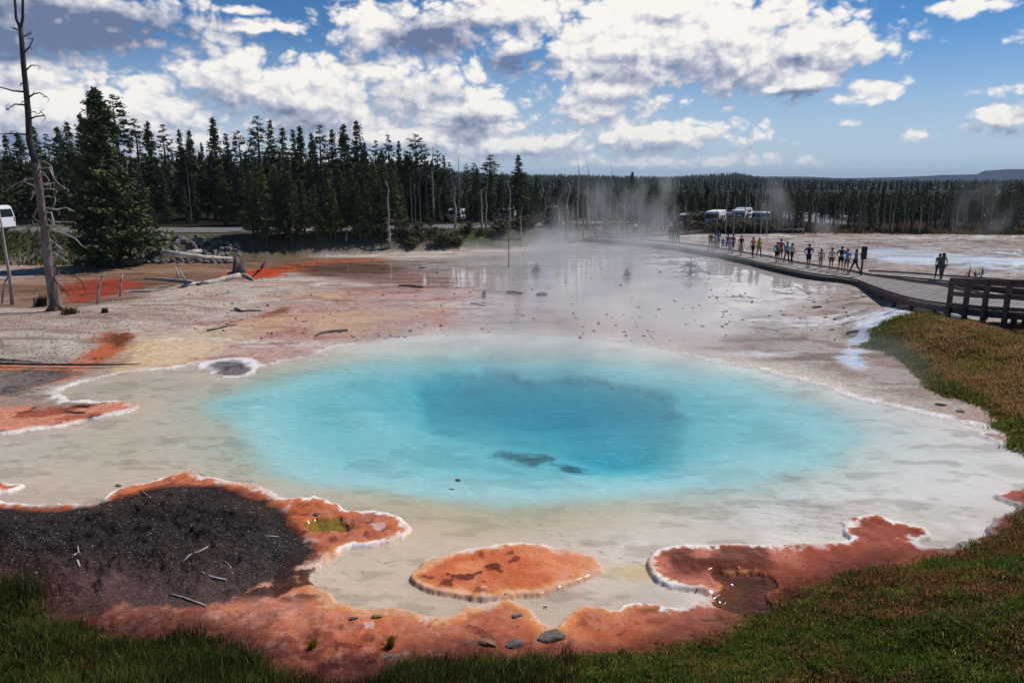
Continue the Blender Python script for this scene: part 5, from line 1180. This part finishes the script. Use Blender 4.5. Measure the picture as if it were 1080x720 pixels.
# ------------------------------------------------------------------ vehicles
glassm = pmat('car_glass', (.02,.025,.03), .12, .1, 3, spec=.6); tyrem = pmat('tyre_rubber', (.02,.02,.02), .8, .1); rimm = pmat('wheel_rim', (.45,.45,.46), .35, .1, metal=.8); tailm = pmat('tail_lamp_red', (.35,.02,.015), .3, .1); headm = pmat('lamp_lens', (.7,.7,.68), .2, .05); trimm = pmat('bumper_trim', (.05,.05,.055), .6, .1)
def wheel(e, x, y, r, side):
    m = MB(); m.tube([(x, y-.11, r), (x, y+.11, r)], r, 16); w_ = m.build('wheel', tyrem, e, smooth=False)
    m = MB(); m.tube([(x, y+side*.09, r), (x, y+side*.125, r)], r*.58, 12); m.build('rim', rimm, w_)
def car(name, cat, label, x, y, z, rz, L, W, Hh, prof, win, paint, group=None, wr=.34, wb=(.20,.80)):
    """side outline (fractions of length and height), x forward; windows as dark panes just proud of the skin"""
    e = empty(name, (x, y, z), rz); tag(e, label, cat, group); bm = bmesh.new()
    P_ = [(px_*L-L/2, pz*Hh) for px_, pz in prof]; n = len(P_)
    def wy(pz): return W/2*(1.0 if pz < Hh*.55 else 1-.16*(pz-Hh*.55)/(Hh*.45))
    a = [bm.verts.new((px_, -wy(pz), pz)) for px_, pz in P_]; b = [bm.verts.new((px_, wy(pz), pz)) for px_, pz in P_]
    bm.faces.new(a[::-1]); bm.faces.new(b)
    for i in range(n): bm.faces.new((a[i], a[(i+1) % n], b[(i+1) % n], b[i]))
    bmesh.ops.bevel(bm, geom=bm.edges[:], offset=.05, segments=2, affect='EDGES'); bmesh.ops.recalc_face_normals(bm, faces=bm.faces)
    me = bpy.data.meshes.new('body'); bm.to_mesh(me); bm.free(); link('body', me, paint, e)
    for (x0, x1, z0, z1) in win:
        for sd_ in (-1, 1):
            m = MB(); q = [(x0*L-L/2, z0*Hh), (x1*L-L/2, z0*Hh), (min(x1, x1)*L-L/2-.06, z1*Hh), (x0*L-L/2+.06, z1*Hh)]
            pts = [(px_, sd_*(wy(pz)+.006), pz) for px_, pz in q]+[(px_, sd_*(wy(pz)-.03), pz) for px_, pz in q]
            m.add(pts, [[0,1,2,3],[7,6,5,4],[0,4,5,1],[1,5,6,2],[2,6,7,3],[3,7,4,0]]); m.build('side_window', glassm, e)
    z0, z1 = .56*Hh, .86*Hh
    for end, nm in ((0,'rear_window'),(1,'windscreen')):
        pr = sorted(P_, key=lambda q: abs(q[1]-z0)); 
        xs = []
        for zz in (z0, z1):
            c = []
            for i in range(n):
                (xa, za), (xb, zb) = P_[i], P_[(i+1) % n]
                if (za-zz)*(zb-zz) <= 0 and abs(za-zb) > 1e-6: c.append(xa+(xb-xa)*(zz-za)/(zb-za))
            xs.append(min(c) if end == 0 else max(c))
        sg = -1 if end == 0 else 1; m = MB()
        q = [(xs[0]+sg*.008, -wy(z0)*.86, z0), (xs[0]+sg*.008, wy(z0)*.86, z0), (xs[1]+sg*.008, wy(z1)*.84, z1), (xs[1]+sg*.008, -wy(z1)*.84, z1)]
        m.add(q+[(a_-sg*.05, b_, c_) for a_, b_, c_ in q], [[0,1,2,3],[7,6,5,4],[0,4,5,1],[1,5,6,2],[2,6,7,3],[3,7,4,0]]); m.build(nm, glassm, e)
    for wx in wb:
        for sd_ in (-1, 1): wheel(e, wx*L-L/2, sd_*(W/2-.10), wr, sd_)
    for sd_ in (-1, 1):
        MB().box((-L/2+.01, sd_*(W/2-.12), Hh*.46), (.05,.14,.34), bev=.01).build('tail_lamp', tailm, e); MB().box((L/2-.03, sd_*(W/2-.22), Hh*.36), (.10,.30,.16), bev=.02).build('headlight', headm, e)
    for xx_ in (-L/2+.0, L/2-.0): MB().box((xx_, 0, .36), (.14, W*.94, .20), bev=.03).build('bumper', trimm, e)
    return e
VAN = [(.0,.14),(1.0,.14),(1.0,.42),(.93,.50),(.80,.56),(.66,.95),(.60,1.0),(.06,1.0),(.015,.93),(.0,.5)]
SUV = [(.0,.18),(1.0,.18),(1.0,.46),(.96,.54),(.72,.60),(.60,.96),(.54,1.0),(.08,1.0),(.03,.9),(.0,.55)]
white = pmat('white_car_paint', (.74,.75,.77), .3, .04, 2, coat=.6); dred = pmat('dark_blue_car_paint', (.04,.05,.10), .3, .05, 2, coat=.6); silver = pmat('silver_car_paint', (.42,.43,.45), .3, .05, 2, metal=.3, coat=.5)
p = PD(14, 235, 66.5); zr = float(road_z(p[0]))+.07
car('parked_van', 'van', 'tall white van on the road at the left edge, showing only its rear end', p[0]-2.65, 66.0, zr, math.pi-.1, 5.3, 2.0, 2.35, VAN, [(.07,.24,.56,.88),(.27,.44,.56,.88),(.47,.62,.56,.88)], white, wr=.36)
def lotz(x, y): return .56
def px_at(u, y): return (u-540)/F*(y*CT+5.7*ST)
for (u, y, rz, nm, ct, lb, L, W, Hh, pr, wn, pt) in [
   (725,106,1.2,'parked_car','car','white car left of the long white motorhome roof, in the parking area',4.8,1.9,1.75,SUV,[(.1,.3,.58,.86),(.33,.5,.58,.86),(.52,.6,.58,.8)],white),
   (768,108,1.3,'parked_car','car','dark car under the trees between the motorhomes',4.7,1.9,1.7,SUV,[(.1,.3,.58,.86),(.33,.5,.58,.86)],dred),
   (785,110,1.1,'parked_van','van','white van right of the motorhomes in the parking area',5.6,2.1,2.4,VAN,[(.07,.24,.56,.88),(.27,.44,.56,.88)],white),
   (796,112,1.3,'parked_car','car','silver car at the right end of the parking area',4.8,1.9,1.75,SUV,[(.1,.3,.58,.86),(.33,.5,.58,.86)],silver),
   (777,105,1.0,'parked_car','car','dark blue car in front of the white motorhomes',4.6,1.85,1.6,SUV,[(.1,.3,.58,.86),(.33,.5,.58,.86)],dred),
   (806,113,1.2,'parked_car','car','white car half hidden in steam at the right of the parking area',4.7,1.9,1.7,SUV,[(.1,.3,.58,.86),(.33,.5,.58,.86)],white),
   (536,103,1.3,'parked_car','car','white car glimpsed through the dead trees mid-left',4.6,1.9,1.6,SUV,[(.1,.3,.58,.86),(.33,.5,.58,.86)],white),
   (485,98,1.3,'parked_car','car','white car glimpsed beside the twiggy dead tree on the road',4.6,1.9,1.6,SUV,[(.1,.3,.58,.86),(.33,.5,.58,.86)],white),
   (585,112,1.3,'parked_car','car','pale car glimpsed at the left edge of the steam',4.6,1.9,1.6,SUV,[(.1,.3,.58,.86),(.33,.5,.58,.86)],silver)]:
    x = px_at(u, y); car(nm, ct, lb, x, y, max(zat(x, y), lotz(x, y) if x > 22 else -9)+.03, rz, L, W, Hh, pr, wn, pt)
RV = [(.0,.14),(1.0,.14),(1.0,.40),(.97,.46),(.93,.62),(.985,.70),(.985,.92),(.95,1.0),(.01,1.0),(.0,.97)]
cream_ = pmat('motorhome_panel', (.70,.70,.69), .4, .05, 2)
for (u, y, rz, lb, L) in [(755,104,1.15,'longest white motorhome in the parking area, leftmost of the two',7.4),(781,108,1.15,'shorter white motorhome behind the vans, rightmost of the two',6.8)]:
    x = px_at(u, y); car('motorhome', 'motorhome', lb, x, y, lotz(x, y)+.03, rz, L, 2.2, 2.2, RV, [(.08,.2,.52,.74),(.3,.45,.52,.74),(.55,.68,.52,.74),(.84,.92,.52,.72)], cream_, wr=.40, wb=(.25,.82))

# brushy shrubs in front of the parked vehicles and along the strip by the road
shrubm = leaf_mat('shrub_twigs', (.12,.10,.06), (.075,.095,.035))
scm, stm = conifer_mesh(1.6, 1.1, .0, 90, 14, .26, 301, .5, .5, False, -.3); scm.materials.append(shrubm); stm.materials.append(dimbark)
rs = random.Random(9)
for i in range(56):
    if i < 34: u = rs.uniform(715, 815); y = rs.uniform(97, 103); lb, gp = 'low brownish bush in front of the parking area', 'bushes before the parking area'
    else: u = rs.uniform(425, 600); y = float(np.interp((u-540)/F*82, ROADC[:,0], ROADC[:,1]))-rs.uniform(5, 8); lb, gp = 'low twiggy bush on the grass strip in front of the road', 'bushes along the grass strip'
    x = px_at(u, y); e = make_tree('scrub_bush', lb, 'bush', gp, scm, stm, None, None, (x, y, zat(x, y)-.05)); q = rs.uniform(.6,1.25)*(.95 if i < 34 else .7); e.scale = (q*1.2, q*1.2, q); e.rotation_euler = (0,0,rs.uniform(0,6))

# ------------------------------------------------------------------ rocks
rockm = pmat('grey_boulder', (.20,.18,.165), .9, .3, 2.5, .6, 12, alt=(.12,.11,.10))
def rock_mesh(seed, nm='rock'):
    bm = bmesh.new(); bmesh.ops.create_icosphere(bm, subdivisions=2, radius=.5); g = random.Random(seed)
    pl = [(Vector((g.gauss(0,1), g.gauss(0,1), g.gauss(0,1))).normalized(), g.uniform(.26,.42)) for _ in range(9)]
    for v in bm.verts:
        for n_, d_ in pl:
            q = v.co.dot(n_)
            if q > d_: v.co -= n_*(q-d_)
    me = bpy.data.meshes.new(nm); bm.to_mesh(me); bm.free(); me.materials.append(rockm); return me
RM = [rock_mesh(i) for i in range(5)]
g_ = random.Random(8); first_rock = None
for i in range(215):
    u = g_.uniform(118, 252); y = g_.uniform(61.4, 65.2); x = px_at(u, y)
    o = bpy.data.objects.new('boulder', g_.choice(RM)); COL.objects.link(o); s_ = g_.uniform(.30,.85); o.scale = (s_*1.2, s_, s_*.8); o.rotation_euler = (g_.uniform(0,3), g_.uniform(0,3), g_.uniform(0,6))
    o.location = (x, y, zat(x, y)+s_*.02); tag(o, 'angular grey boulder in the heap of rocks between the flats and the road', 'boulder', 'boulders heaped below the road')
rock_d = pmat('dark_wet_rock', (.18,.14,.12), .75, .3, 6, .7, 18, alt=(.09,.06,.05))
for (u, v, w_, lb, mt) in [(581,672,33,'flat grey-brown rock half sunk at the edge of the near bank, largest of them',rock_d),(514,678,22,'rust brown flat rock on the near bank left of the big grey one',pmat('rust_rock', (.24,.12,.075), .8, .3, 6, .7, 18)),(546,649,13,'small pale grey rock on the orange shore',rockm),(542,679,22,'dark flat rock between the rust brown and the grey one',pmat('black_rock', (.12,.10,.09), .8, .3, 6, .6, 18)),(447,690,7,'tiny dark rock at the edge of the grass, left of the rust brown one',rock_d),(408,692,14,'dark lump at the edge of the grass by the yellow tufts',rock_d),(398,650,14,'yellow-brown crusted lump in the orange shore',pmat('crust_rock', (.30,.19,.08), .9, .4, 9, .7, 25)),(373,652,10,'small brown lump in the orange shore, leftmost',rock_d),(37,604,7,'small white stone left on the purple-brown soil',rockm),(117,534,4,'white pebble at the top left edge of the dark gravel',rockm),(575,640,5,'tiny dark stone floating off the orange shore',rock_d),(483,506,6,'small dark stone breaking the surface in the middle of the pool',rock_d),(862,324,9,'dark brown lump on the right-hand flats',rock_d),(910,313,6,'thin dark lump on the right flats near the boardwalk',rock_d),(992,427,11,'flat stone on the pale strip between pool and right grass bank, left one',rockm),(1013,434,10,'flat stone on the pale strip between pool and right grass bank, right one',rockm),(125,512,8,'dark knobbly lump at the crust edge of the gravel mound',rock_d),(334,542,8,'dark crumb above the olive pool',rock_d),(446,283,9,'low grey rock on the left pink flats',rockm),(572,311,13,'dark round-backed rock on the pink flats, right of the log',rock_d),(946,287,6,'small rock in front of the branch boardwalk',rock_d)]:
    p = G(u, v) if v != 506 else P(u, v, 0); k = p[1]/F; s_ = w_*k/.85
    o = bpy.data.objects.new('rock', g_.choice(RM).copy()); COL.objects.link(o); o.data.materials.clear(); o.data.materials.append(mt); o.scale = (s_, s_*.8, s_*.42); o.rotation_euler = (0, 0, g_.uniform(-.4,.4)); o.location = (p[0], p[1], p[2]+.0*s_); tag(o, lb, 'rock')
# small floating bits and crumbs on the flats and gravel
def crumbs(name, label, cat, n, samp, smin, smax, mat, seed):
    g = np.random.default_rng(seed); x, y = samp(g, n); z = terrain(x, y); n = len(x)
    base = np.array([(1,0,0),(-1,0,0),(0,1,0),(0,-1,0),(0,0,1),(0,0,-1)], float); F8 = np.array([(0,2,4),(2,1,4),(1,3,4),(3,0,4),(2,0,5),(1,2,5),(3,1,5),(0,3,5)])
    s = g.uniform(smin, smax, n)[:, None, None]*np.array([1,1,.6])*g.uniform(.6,1.3,(n,1,3)); a = g.uniform(0,6.28,n); c, sn = np.cos(a), np.sin(a)
    B = base[None]*s+g.normal(size=(n,6,3))*s*.25; Xr = B[:,:,0]*c[:,None]-B[:,:,1]*sn[:,None]; Yr = B[:,:,0]*sn[:,None]+B[:,:,1]*c[:,None]
    V = np.stack([Xr+x[:,None], Yr+y[:,None], B[:,:,2]+z[:,None]+s[:,:,0]*.1], 2).reshape(-1,3); f = (np.arange(n)[:,None,None]*6+F8[None]).reshape(-1,3)
    tag(link(name, np_mesh(name, V, [f]), mat), label, cat, kind='stuff')
def in_poly(poly, g, n, infl=-.1):
    lo, hi = poly.min(0), poly.max(0); lo = np.maximum(lo, [-14,8]); x = g.uniform(lo[0], hi[0], n*2); y = g.uniform(lo[1], hi[1], n*2); k = sdf(poly, x, y, 3.) < infl; return x[k], y[k]
dgrav = pmat('dark_gravel', (.06,.048,.042), .9, .5, 20, .2, 60, alt=(.11,.10,.10))
crumbs('gravel', 'coarse dark gravel covering the mound by the pool', 'gravel', 3600, lambda g, n: in_poly(DARKM, g, n), .005, .016, dgrav, 1)
crumbs('pale_gravel', 'scattered pale grey pebbles on the dark mound', 'gravel', 420, lambda g, n: in_poly(DARKM, g, n), .006, .016, pmat('pale_pebbles', (.42,.40,.38), .9, .2), 2)
def flats(g, n):
    v = g.uniform(262, 360, n); u = g.uniform(180, 900, n); y = 7*F/(v-HOR); x = (u-540)/F*(y*CT+H*ST); k = (terrain(x, y) > .0); return x[k], y[k]
crumbs('debris', 'small dark bits of wood and bark strewn over the flats', 'debris', 420, flats, .03, .12, darkwood, 4)
def leftflat(g, n):
    v = g.uniform(305, 390, n); u = g.uniform(-20, 260, n); y = 7*F/(v-HOR); x = (u-540)/F*(y*CT+H*ST); k = sdf(GRAV, x, y) < 0; return x[k], y[k]
crumbs('terrace_pebbles', 'grey and white pebbles on the gravel terrace', 'gravel', 2600, leftflat, .02, .06, pmat('terrace_stones', (.36,.33,.31), .9, .5, 9, .2, 40, alt=(.2,.18,.17)), 5)
def shore(g, n):
    x = g.uniform(-6, 8, n); y = g.uniform(9.4, 16.5, n); z, q = terrain(x, y, True); k = (q['sp'] > .02) & (q['sp'] < 1.5) & (q['sgn'] > 0) & (q['so'] > 0); return x[k], y[k]
crumbs('mineral_crumbs', 'crumbly mineral crust and bits along the near shore', 'mineral crust', 2400, shore, .006, .020, pmat('crust_bits', (.30,.13,.085), .9, .5, 15, .2, 40, alt=(.42,.26,.15)), 6)

# ------------------------------------------------------------------ grass
def grass_mat(name, cols, rough=.75):
    m, t, b = new_mat(name); a = t.node('ShaderNodeAttribute', attribute_name='tint').outputs['Color']; t.link(a, b.inputs['Base Color'])
    b.inputs['Roughness'].default_value = rough; b.inputs['Specular IOR Level'].default_value = .15
    tl = t.node('ShaderNodeBsdfTranslucent'); t.link(a, tl.inputs[0]); mx = t.node('ShaderNodeMixShader'); mx.inputs[0].default_value = .55
    t.link(b.outputs[0], mx.inputs[1]); t.link(tl.outputs[0], mx.inputs[2]); t.link(mx.outputs[0], m.node_tree.nodes['Material Output'].inputs['Surface'])
    return m
GM = grass_mat('grass_blades', None)
def grass(name, label, X, Y, hmin, hmax, w, colf, seed, lean=.5, curve=.5):
    g = np.random.default_rng(seed); n = len(X); Z = terrain(X, Y)-.01; c = colf(X, Y, g)
    h = g.uniform(hmin, hmax, n)*(.7+.5*np.clip(fbm(X, Y, 1.6, 4, seed)+.5, 0, 1.3)); a = g.uniform(0, 6.28, n); ww = w*g.uniform(.6,1.4,n)
    la = g.uniform(0, 6.28, n); ll = lean*g.uniform(.1,1,n)*h; lx, ly = np.cos(la)*ll+.08*h, np.sin(la)*ll
    cx, cy = np.cos(a)*ww/2, np.sin(a)*ww/2
    base = np.stack([X, Y, Z], 1)
    mid = base+np.stack([lx*.35, ly*.35, h*.55], 1); tip = base+np.stack([lx, ly, h*(1-curve*.25)], 1); sd_ = np.stack([cx, cy, cx*0], 1)
    V = np.stack([base-sd_, base+sd_, mid-sd_*.8, mid+sd_*.8, tip], 1).reshape(-1,3); i0 = np.arange(n)*5
    me = np_mesh(name, V, [np.stack([i0,i0+1,i0+3,i0+2],1), np.stack([i0+2,i0+3,i0+4],1)])
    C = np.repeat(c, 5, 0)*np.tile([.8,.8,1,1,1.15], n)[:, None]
    at = me.color_attributes.new('tint','FLOAT_COLOR','POINT'); at.data.foreach_set('color', np.concatenate([C, np.ones((len(C),1))],1).astype(np.float32).ravel())
    return tag(link(name, me, GM), label, 'grass', kind='stuff')
def pick(c, cols, f): return c*(1-f[:,None])+np.array(cols)*f[:,None]
def col_near(X, Y, g):
    n = len(X); c = np.tile(S(84,90,36)*.9, (n,1)); c = pick(c, S(126,126,52)*.95, sstep(.0,.6, fbm(X,Y,.9,4,201)+.2*g.normal(size=n))); c = pick(c, S(134,92,60)*.95, sstep(-.15,.3, fbm(X,Y,.7,4,205)+.25*g.normal(size=n))*sstep(-1,3,X)*.75)
    c = pick(c, S(160,144,84)*.95, (g.random(n) < .16)*.9); return c*g.uniform(.65,1.35,(n,1))
def samp_near(g, n):
    x = g.uniform(-9, 13, n*3); y = 6.2+9.8*g.random(n*3)**1.3; s = sdf(GRASSN, x, y, 5.)+.22*fbm(x, y, 1.3, 4, 14)
    q = s < -.02+.10*g.normal(size=len(s)); x, y = x[q], y[q]
    vis = np.abs(x) < .80*(y+2); x, y = x[vis], y[vis]; return x[:n], y[:n]
g_n = np.random.default_rng(50)
x, y = samp_near(g_n, 190000); L_ = x < .9-.0*y
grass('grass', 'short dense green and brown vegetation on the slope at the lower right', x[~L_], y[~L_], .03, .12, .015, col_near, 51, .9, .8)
def col_left(X, Y, g):
    n = len(X); c = np.tile(S(66,74,30)*.85, (n,1)); c = pick(c, S(122,122,52)*.95, sstep(.1,.6, fbm(X,Y,1.2,4,211)+.3*g.normal(size=n))); c = pick(c, S(92,50,34)*.7, sstep(.1,.5, -fbm(X,Y,.8,4,215))*.6); c = pick(c, S(150,150,100)*.8, (g.random(n) < .06)*.9); return c*g.uniform(.6,1.35,(n,1))
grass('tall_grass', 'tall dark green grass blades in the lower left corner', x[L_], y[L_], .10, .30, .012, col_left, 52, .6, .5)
# tussocks of leafy weeds give the slope its lumps
def samp_tuft(g, n, k, r, poly, xr, yr, infl=-.15):
    cx = g.uniform(*xr, n*3); cy = g.uniform(*yr, n*3); s = sdf(poly, cx, cy, 5.) < infl; cx, cy = cx[s][:n], cy[s][:n]; kk = g.integers(k//2, k, len(cx))
    return np.repeat(cx, kk)+g.normal(size=kk.sum())*r, np.repeat(cy, kk)+g.normal(size=kk.sum())*r*.9
x, y = samp_tuft(g_n, 900, 90, .10, GRASSN, (-7, 12), (7.2, 15.5))
grass('weed_tussocks', 'lumpy tussocks of darker weeds scattered through the near grass', x, y, .06, .16, .018, lambda X, Y, g: pick(np.tile(S(82,100,38)*1.0, (len(X),1)), S(134,94,60)*.95, sstep(.1,.35,fbm(X,Y,.9,3,222)))*g.uniform(.6,1.4,(len(X),1)), 53, .8, .6)
def col_right(X, Y, g):
    n = len(X); c = np.tile(S(166,128,86)*.92, (n,1)); c = pick(c, S(130,122,60)*1.0, sstep(-.1,.4, fbm(X,Y,.6,4,231))*.7)
    s = sdf(GRASSR, X, Y, 8.); c = pick(c, S(92,104,38)*1.0, np.clip(sstep(-.9,-.3, s+.5*fbm(X,Y,.8,3,232))*.9+sstep(28.6,30, Y)*.5, 0, 1)); c = pick(c, S(170,150,100)*.9, (g.random(n) < .08)*1.); return c*g.uniform(.65,1.3,(n,1))
g2 = np.random.default_rng(61); xx_ = g2.uniform(12, 26, 260000); yy_ = g2.uniform(14, 32.4, 260000); k = (sdf(GRASSR, xx_, yy_, 6.)+.5*fbm(xx_, yy_, .6, 4, 12) < .12*g2.normal(size=len(xx_))) & (xx_ < .80*(yy_+2)); xx_, yy_ = xx_[k][:110000], yy_[k][:110000]
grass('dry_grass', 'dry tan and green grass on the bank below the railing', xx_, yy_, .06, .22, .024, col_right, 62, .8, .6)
def col_far(X, Y, g):
    n = len(X); c = np.tile(S(88,98,46)*.75, (n,1)); c = pick(c, S(140,132,92)*.75, sstep(.0,.5, fbm(X,Y,.25,4,241)+.2*g.normal(size=n))*.7); return c*g.uniform(.65,1.3,(n,1))
g3 = np.random.default_rng(71); xs = g3.uniform(-64, 20, 60000); ys = np.interp(xs, [-60,-36,-27,-12,-8,-4,2,8,12,18], [60,60,68,69,72,79,82,86,92,110])+g3.uniform(0, 14, 60000); q = terrain(xs, ys, True)[1]
ln = np.interp(xs, [-60,-36,-27,-12,-8,-4,2,8,12,18], [58,60,71.0,71.5,74.5,82,84,88,96,140]); k = (ys > ln+.6*g3.normal(size=len(xs))) & (q['dr'] > 4.0) & (q['side'] < 0)
grass('roadside_grass', 'green and straw coloured grass strip along the foot of the road', xs[k], ys[k], .15, .55, .08, col_far, 72, .6, .5)
xs = g3.uniform(24, 95, 26000); ys = g3.uniform(92, 104, 26000); k = ys > np.interp(xs, [16,24,40,60,90,150], [112,103,97.5,95,88,82])+.8*g3.normal(size=len(xs)); k &= ~((xs > 26) & (xs < 52) & (ys > 103))
grass('forest_edge_scrub', 'tawny scrub along the foot of the right-hand forest', xs[k], ys[k], .2, .8, .10, lambda X, Y, g: pick(np.tile(S(128,104,72)*.7, (len(X),1)), S(66,66,38)*.7, sstep(0,.4,fbm(X,Y,.3,3,250)))*g.uniform(.6,1.3,(len(X),1)), 73)
# single tufts
for (u, v, w_, h_, lb, cc) in [(44,323,10,.35,'dark green grass tuft at the foot of the tall dead pine',S(60,62,34)*.7),(74,331,14,.22,'grey-brown tuft right of the dead pine, nearer the pool',S(92,80,66)*.7),(110,330,5,.2,'tiny tuft below the bleached stubs',S(84,78,60)*.7),(329,682,9,.24,'yellow-green tuft growing from the pink soil, left of two',S(150,130,40)*.7),(412,682,8,.22,'yellow-green tuft growing from the red soil, right of two',S(140,110,44)*.7),(836,628,34,.13,'wide brown tuft at the edge of the lower right slope',S(104,80,50)*.8)]:
    b = G(u, v); n = 160; wd = w_*b[1]/F/2; gx = g3.normal(size=n)*wd*.5; gy = g3.normal(size=n)*wd*.5
    o = grass('grass_tuft', lb, b[0]+gx, b[1]+gy, h_*.5*b[1]/16 if b[1] > 20 else h_*.5, h_*b[1]/16 if b[1] > 20 else h_, .012*max(1, b[1]/14), lambda X, Y, g, cc=cc: np.tile(cc, (len(X),1))*g.uniform(.6,1.4,(len(X),1)), int(u))
    o['kind'] = ''; del o['kind']; o['category'] = 'grass tuft'

# ------------------------------------------------------------------ steam and air
def steam(label, c, r, dens, scale=.5, seed=0, lean=(0,0), soft=1.0, flat=0.0):
    """closed volume; density falls off to nothing inside its walls so no face shows"""
    m = bpy.data.materials.new('steam_vapour'); m.use_nodes = True; t = NT(m.node_tree); t.n.clear()
    out = t.node('ShaderNodeOutputMaterial'); pv = t.node('ShaderNodeVolumePrincipled'); pv.inputs['Color'].default_value = (.9,.9,.92,1); pv.inputs['Anisotropy'].default_value = .2
    tc = t.node('ShaderNodeTexCoord').outputs['Object']; ln = t.node('ShaderNodeVectorMath', operation='LENGTH'); t.link(tc, ln.inputs[0])
    fall = t.mr(ln.outputs['Value'], .25, .98, 1, 0, smooth=True)
    mp = t.node('ShaderNodeMapping'); mp.inputs['Location'].default_value = (seed*3.1, seed*1.7, 0); mp.inputs['Scale'].default_value = tuple(q*scale for q in (r[0], r[1], r[2]*.6)); t.link(tc, mp.inputs[0])
    n = t.noise(mp.outputs[0], 1.0, 3, .55); d = t.m('MULTIPLY', t.m('MULTIPLY', fall, t.mr(n, .42, .70, 0, 1)), dens)
    t.link(d, pv.inputs['Density']); t.link(pv.outputs[0], out.inputs['Volume'])
    bm = bmesh.new(); bmesh.ops.create_icosphere(bm, subdivisions=3, radius=1.0); me = bpy.data.meshes.new('steam'); bm.to_mesh(me); bm.free()
    o = link('steam', me, m, None, c); o.scale = r; o.rotation_euler = (0, lean[0], 0); tag(o, label, 'steam', kind='stuff')
def at(u, v, y): return tuple(PD(u, v, y))
steam('tall wisp of steam rising in front of the far crowd', at(690,222,84), (5.0,3.0,6.8), .26, .45, 1, (.12,0))
steam('broad low steam drifting through the stand of dead trunks', at(630,230,83), (9,4,5.2), .30, .35, 2)
steam('puff of steam rising right of the motorhomes', at(818,214,96), (3.2,3,4.6), .16, .45, 3, (-.3,0))
steam('small low puff of steam behind the man in navy', at(870,238,92), (2.2,2,1.8), .30, .8, 4)
steam('wide faint steam before the forest at the right edge', at(1040,222,93), (6.5,4,5.2), .05, .35, 5, (.2,0))
steam('thin sheet of mist over the far half of the hot pool', (3.0,31,.9), (14,11,1.8), .24, .35, 6)
steam('mist hanging over the mirror-like shallow water', (6.5,52,1.6), (12,16,2.8), .22, .3, 7)
steam('faint mist by the grass on the right bank', (12.2,24,.9), (2.6,4.5,1.4), .08, .6, 8)

m = bpy.data.materials.new('haze_air'); m.use_nodes = True; t = NT(m.node_tree); t.n.clear(); out = t.node('ShaderNodeOutputMaterial'); pv = t.node('ShaderNodeVolumePrincipled')
pv.inputs['Color'].default_value = (.62,.78,1,1); pv.inputs['Density'].default_value = HAZE_D; t.link(pv.outputs[0], out.inputs['Volume'])
hb = MB(); hb.box((0, 5990, 64), (14000, 12300, 150)); o = hb.build('haze', m); tag(o, 'thin blue air between the viewer and the distant hills', 'haze', kind='stuff')
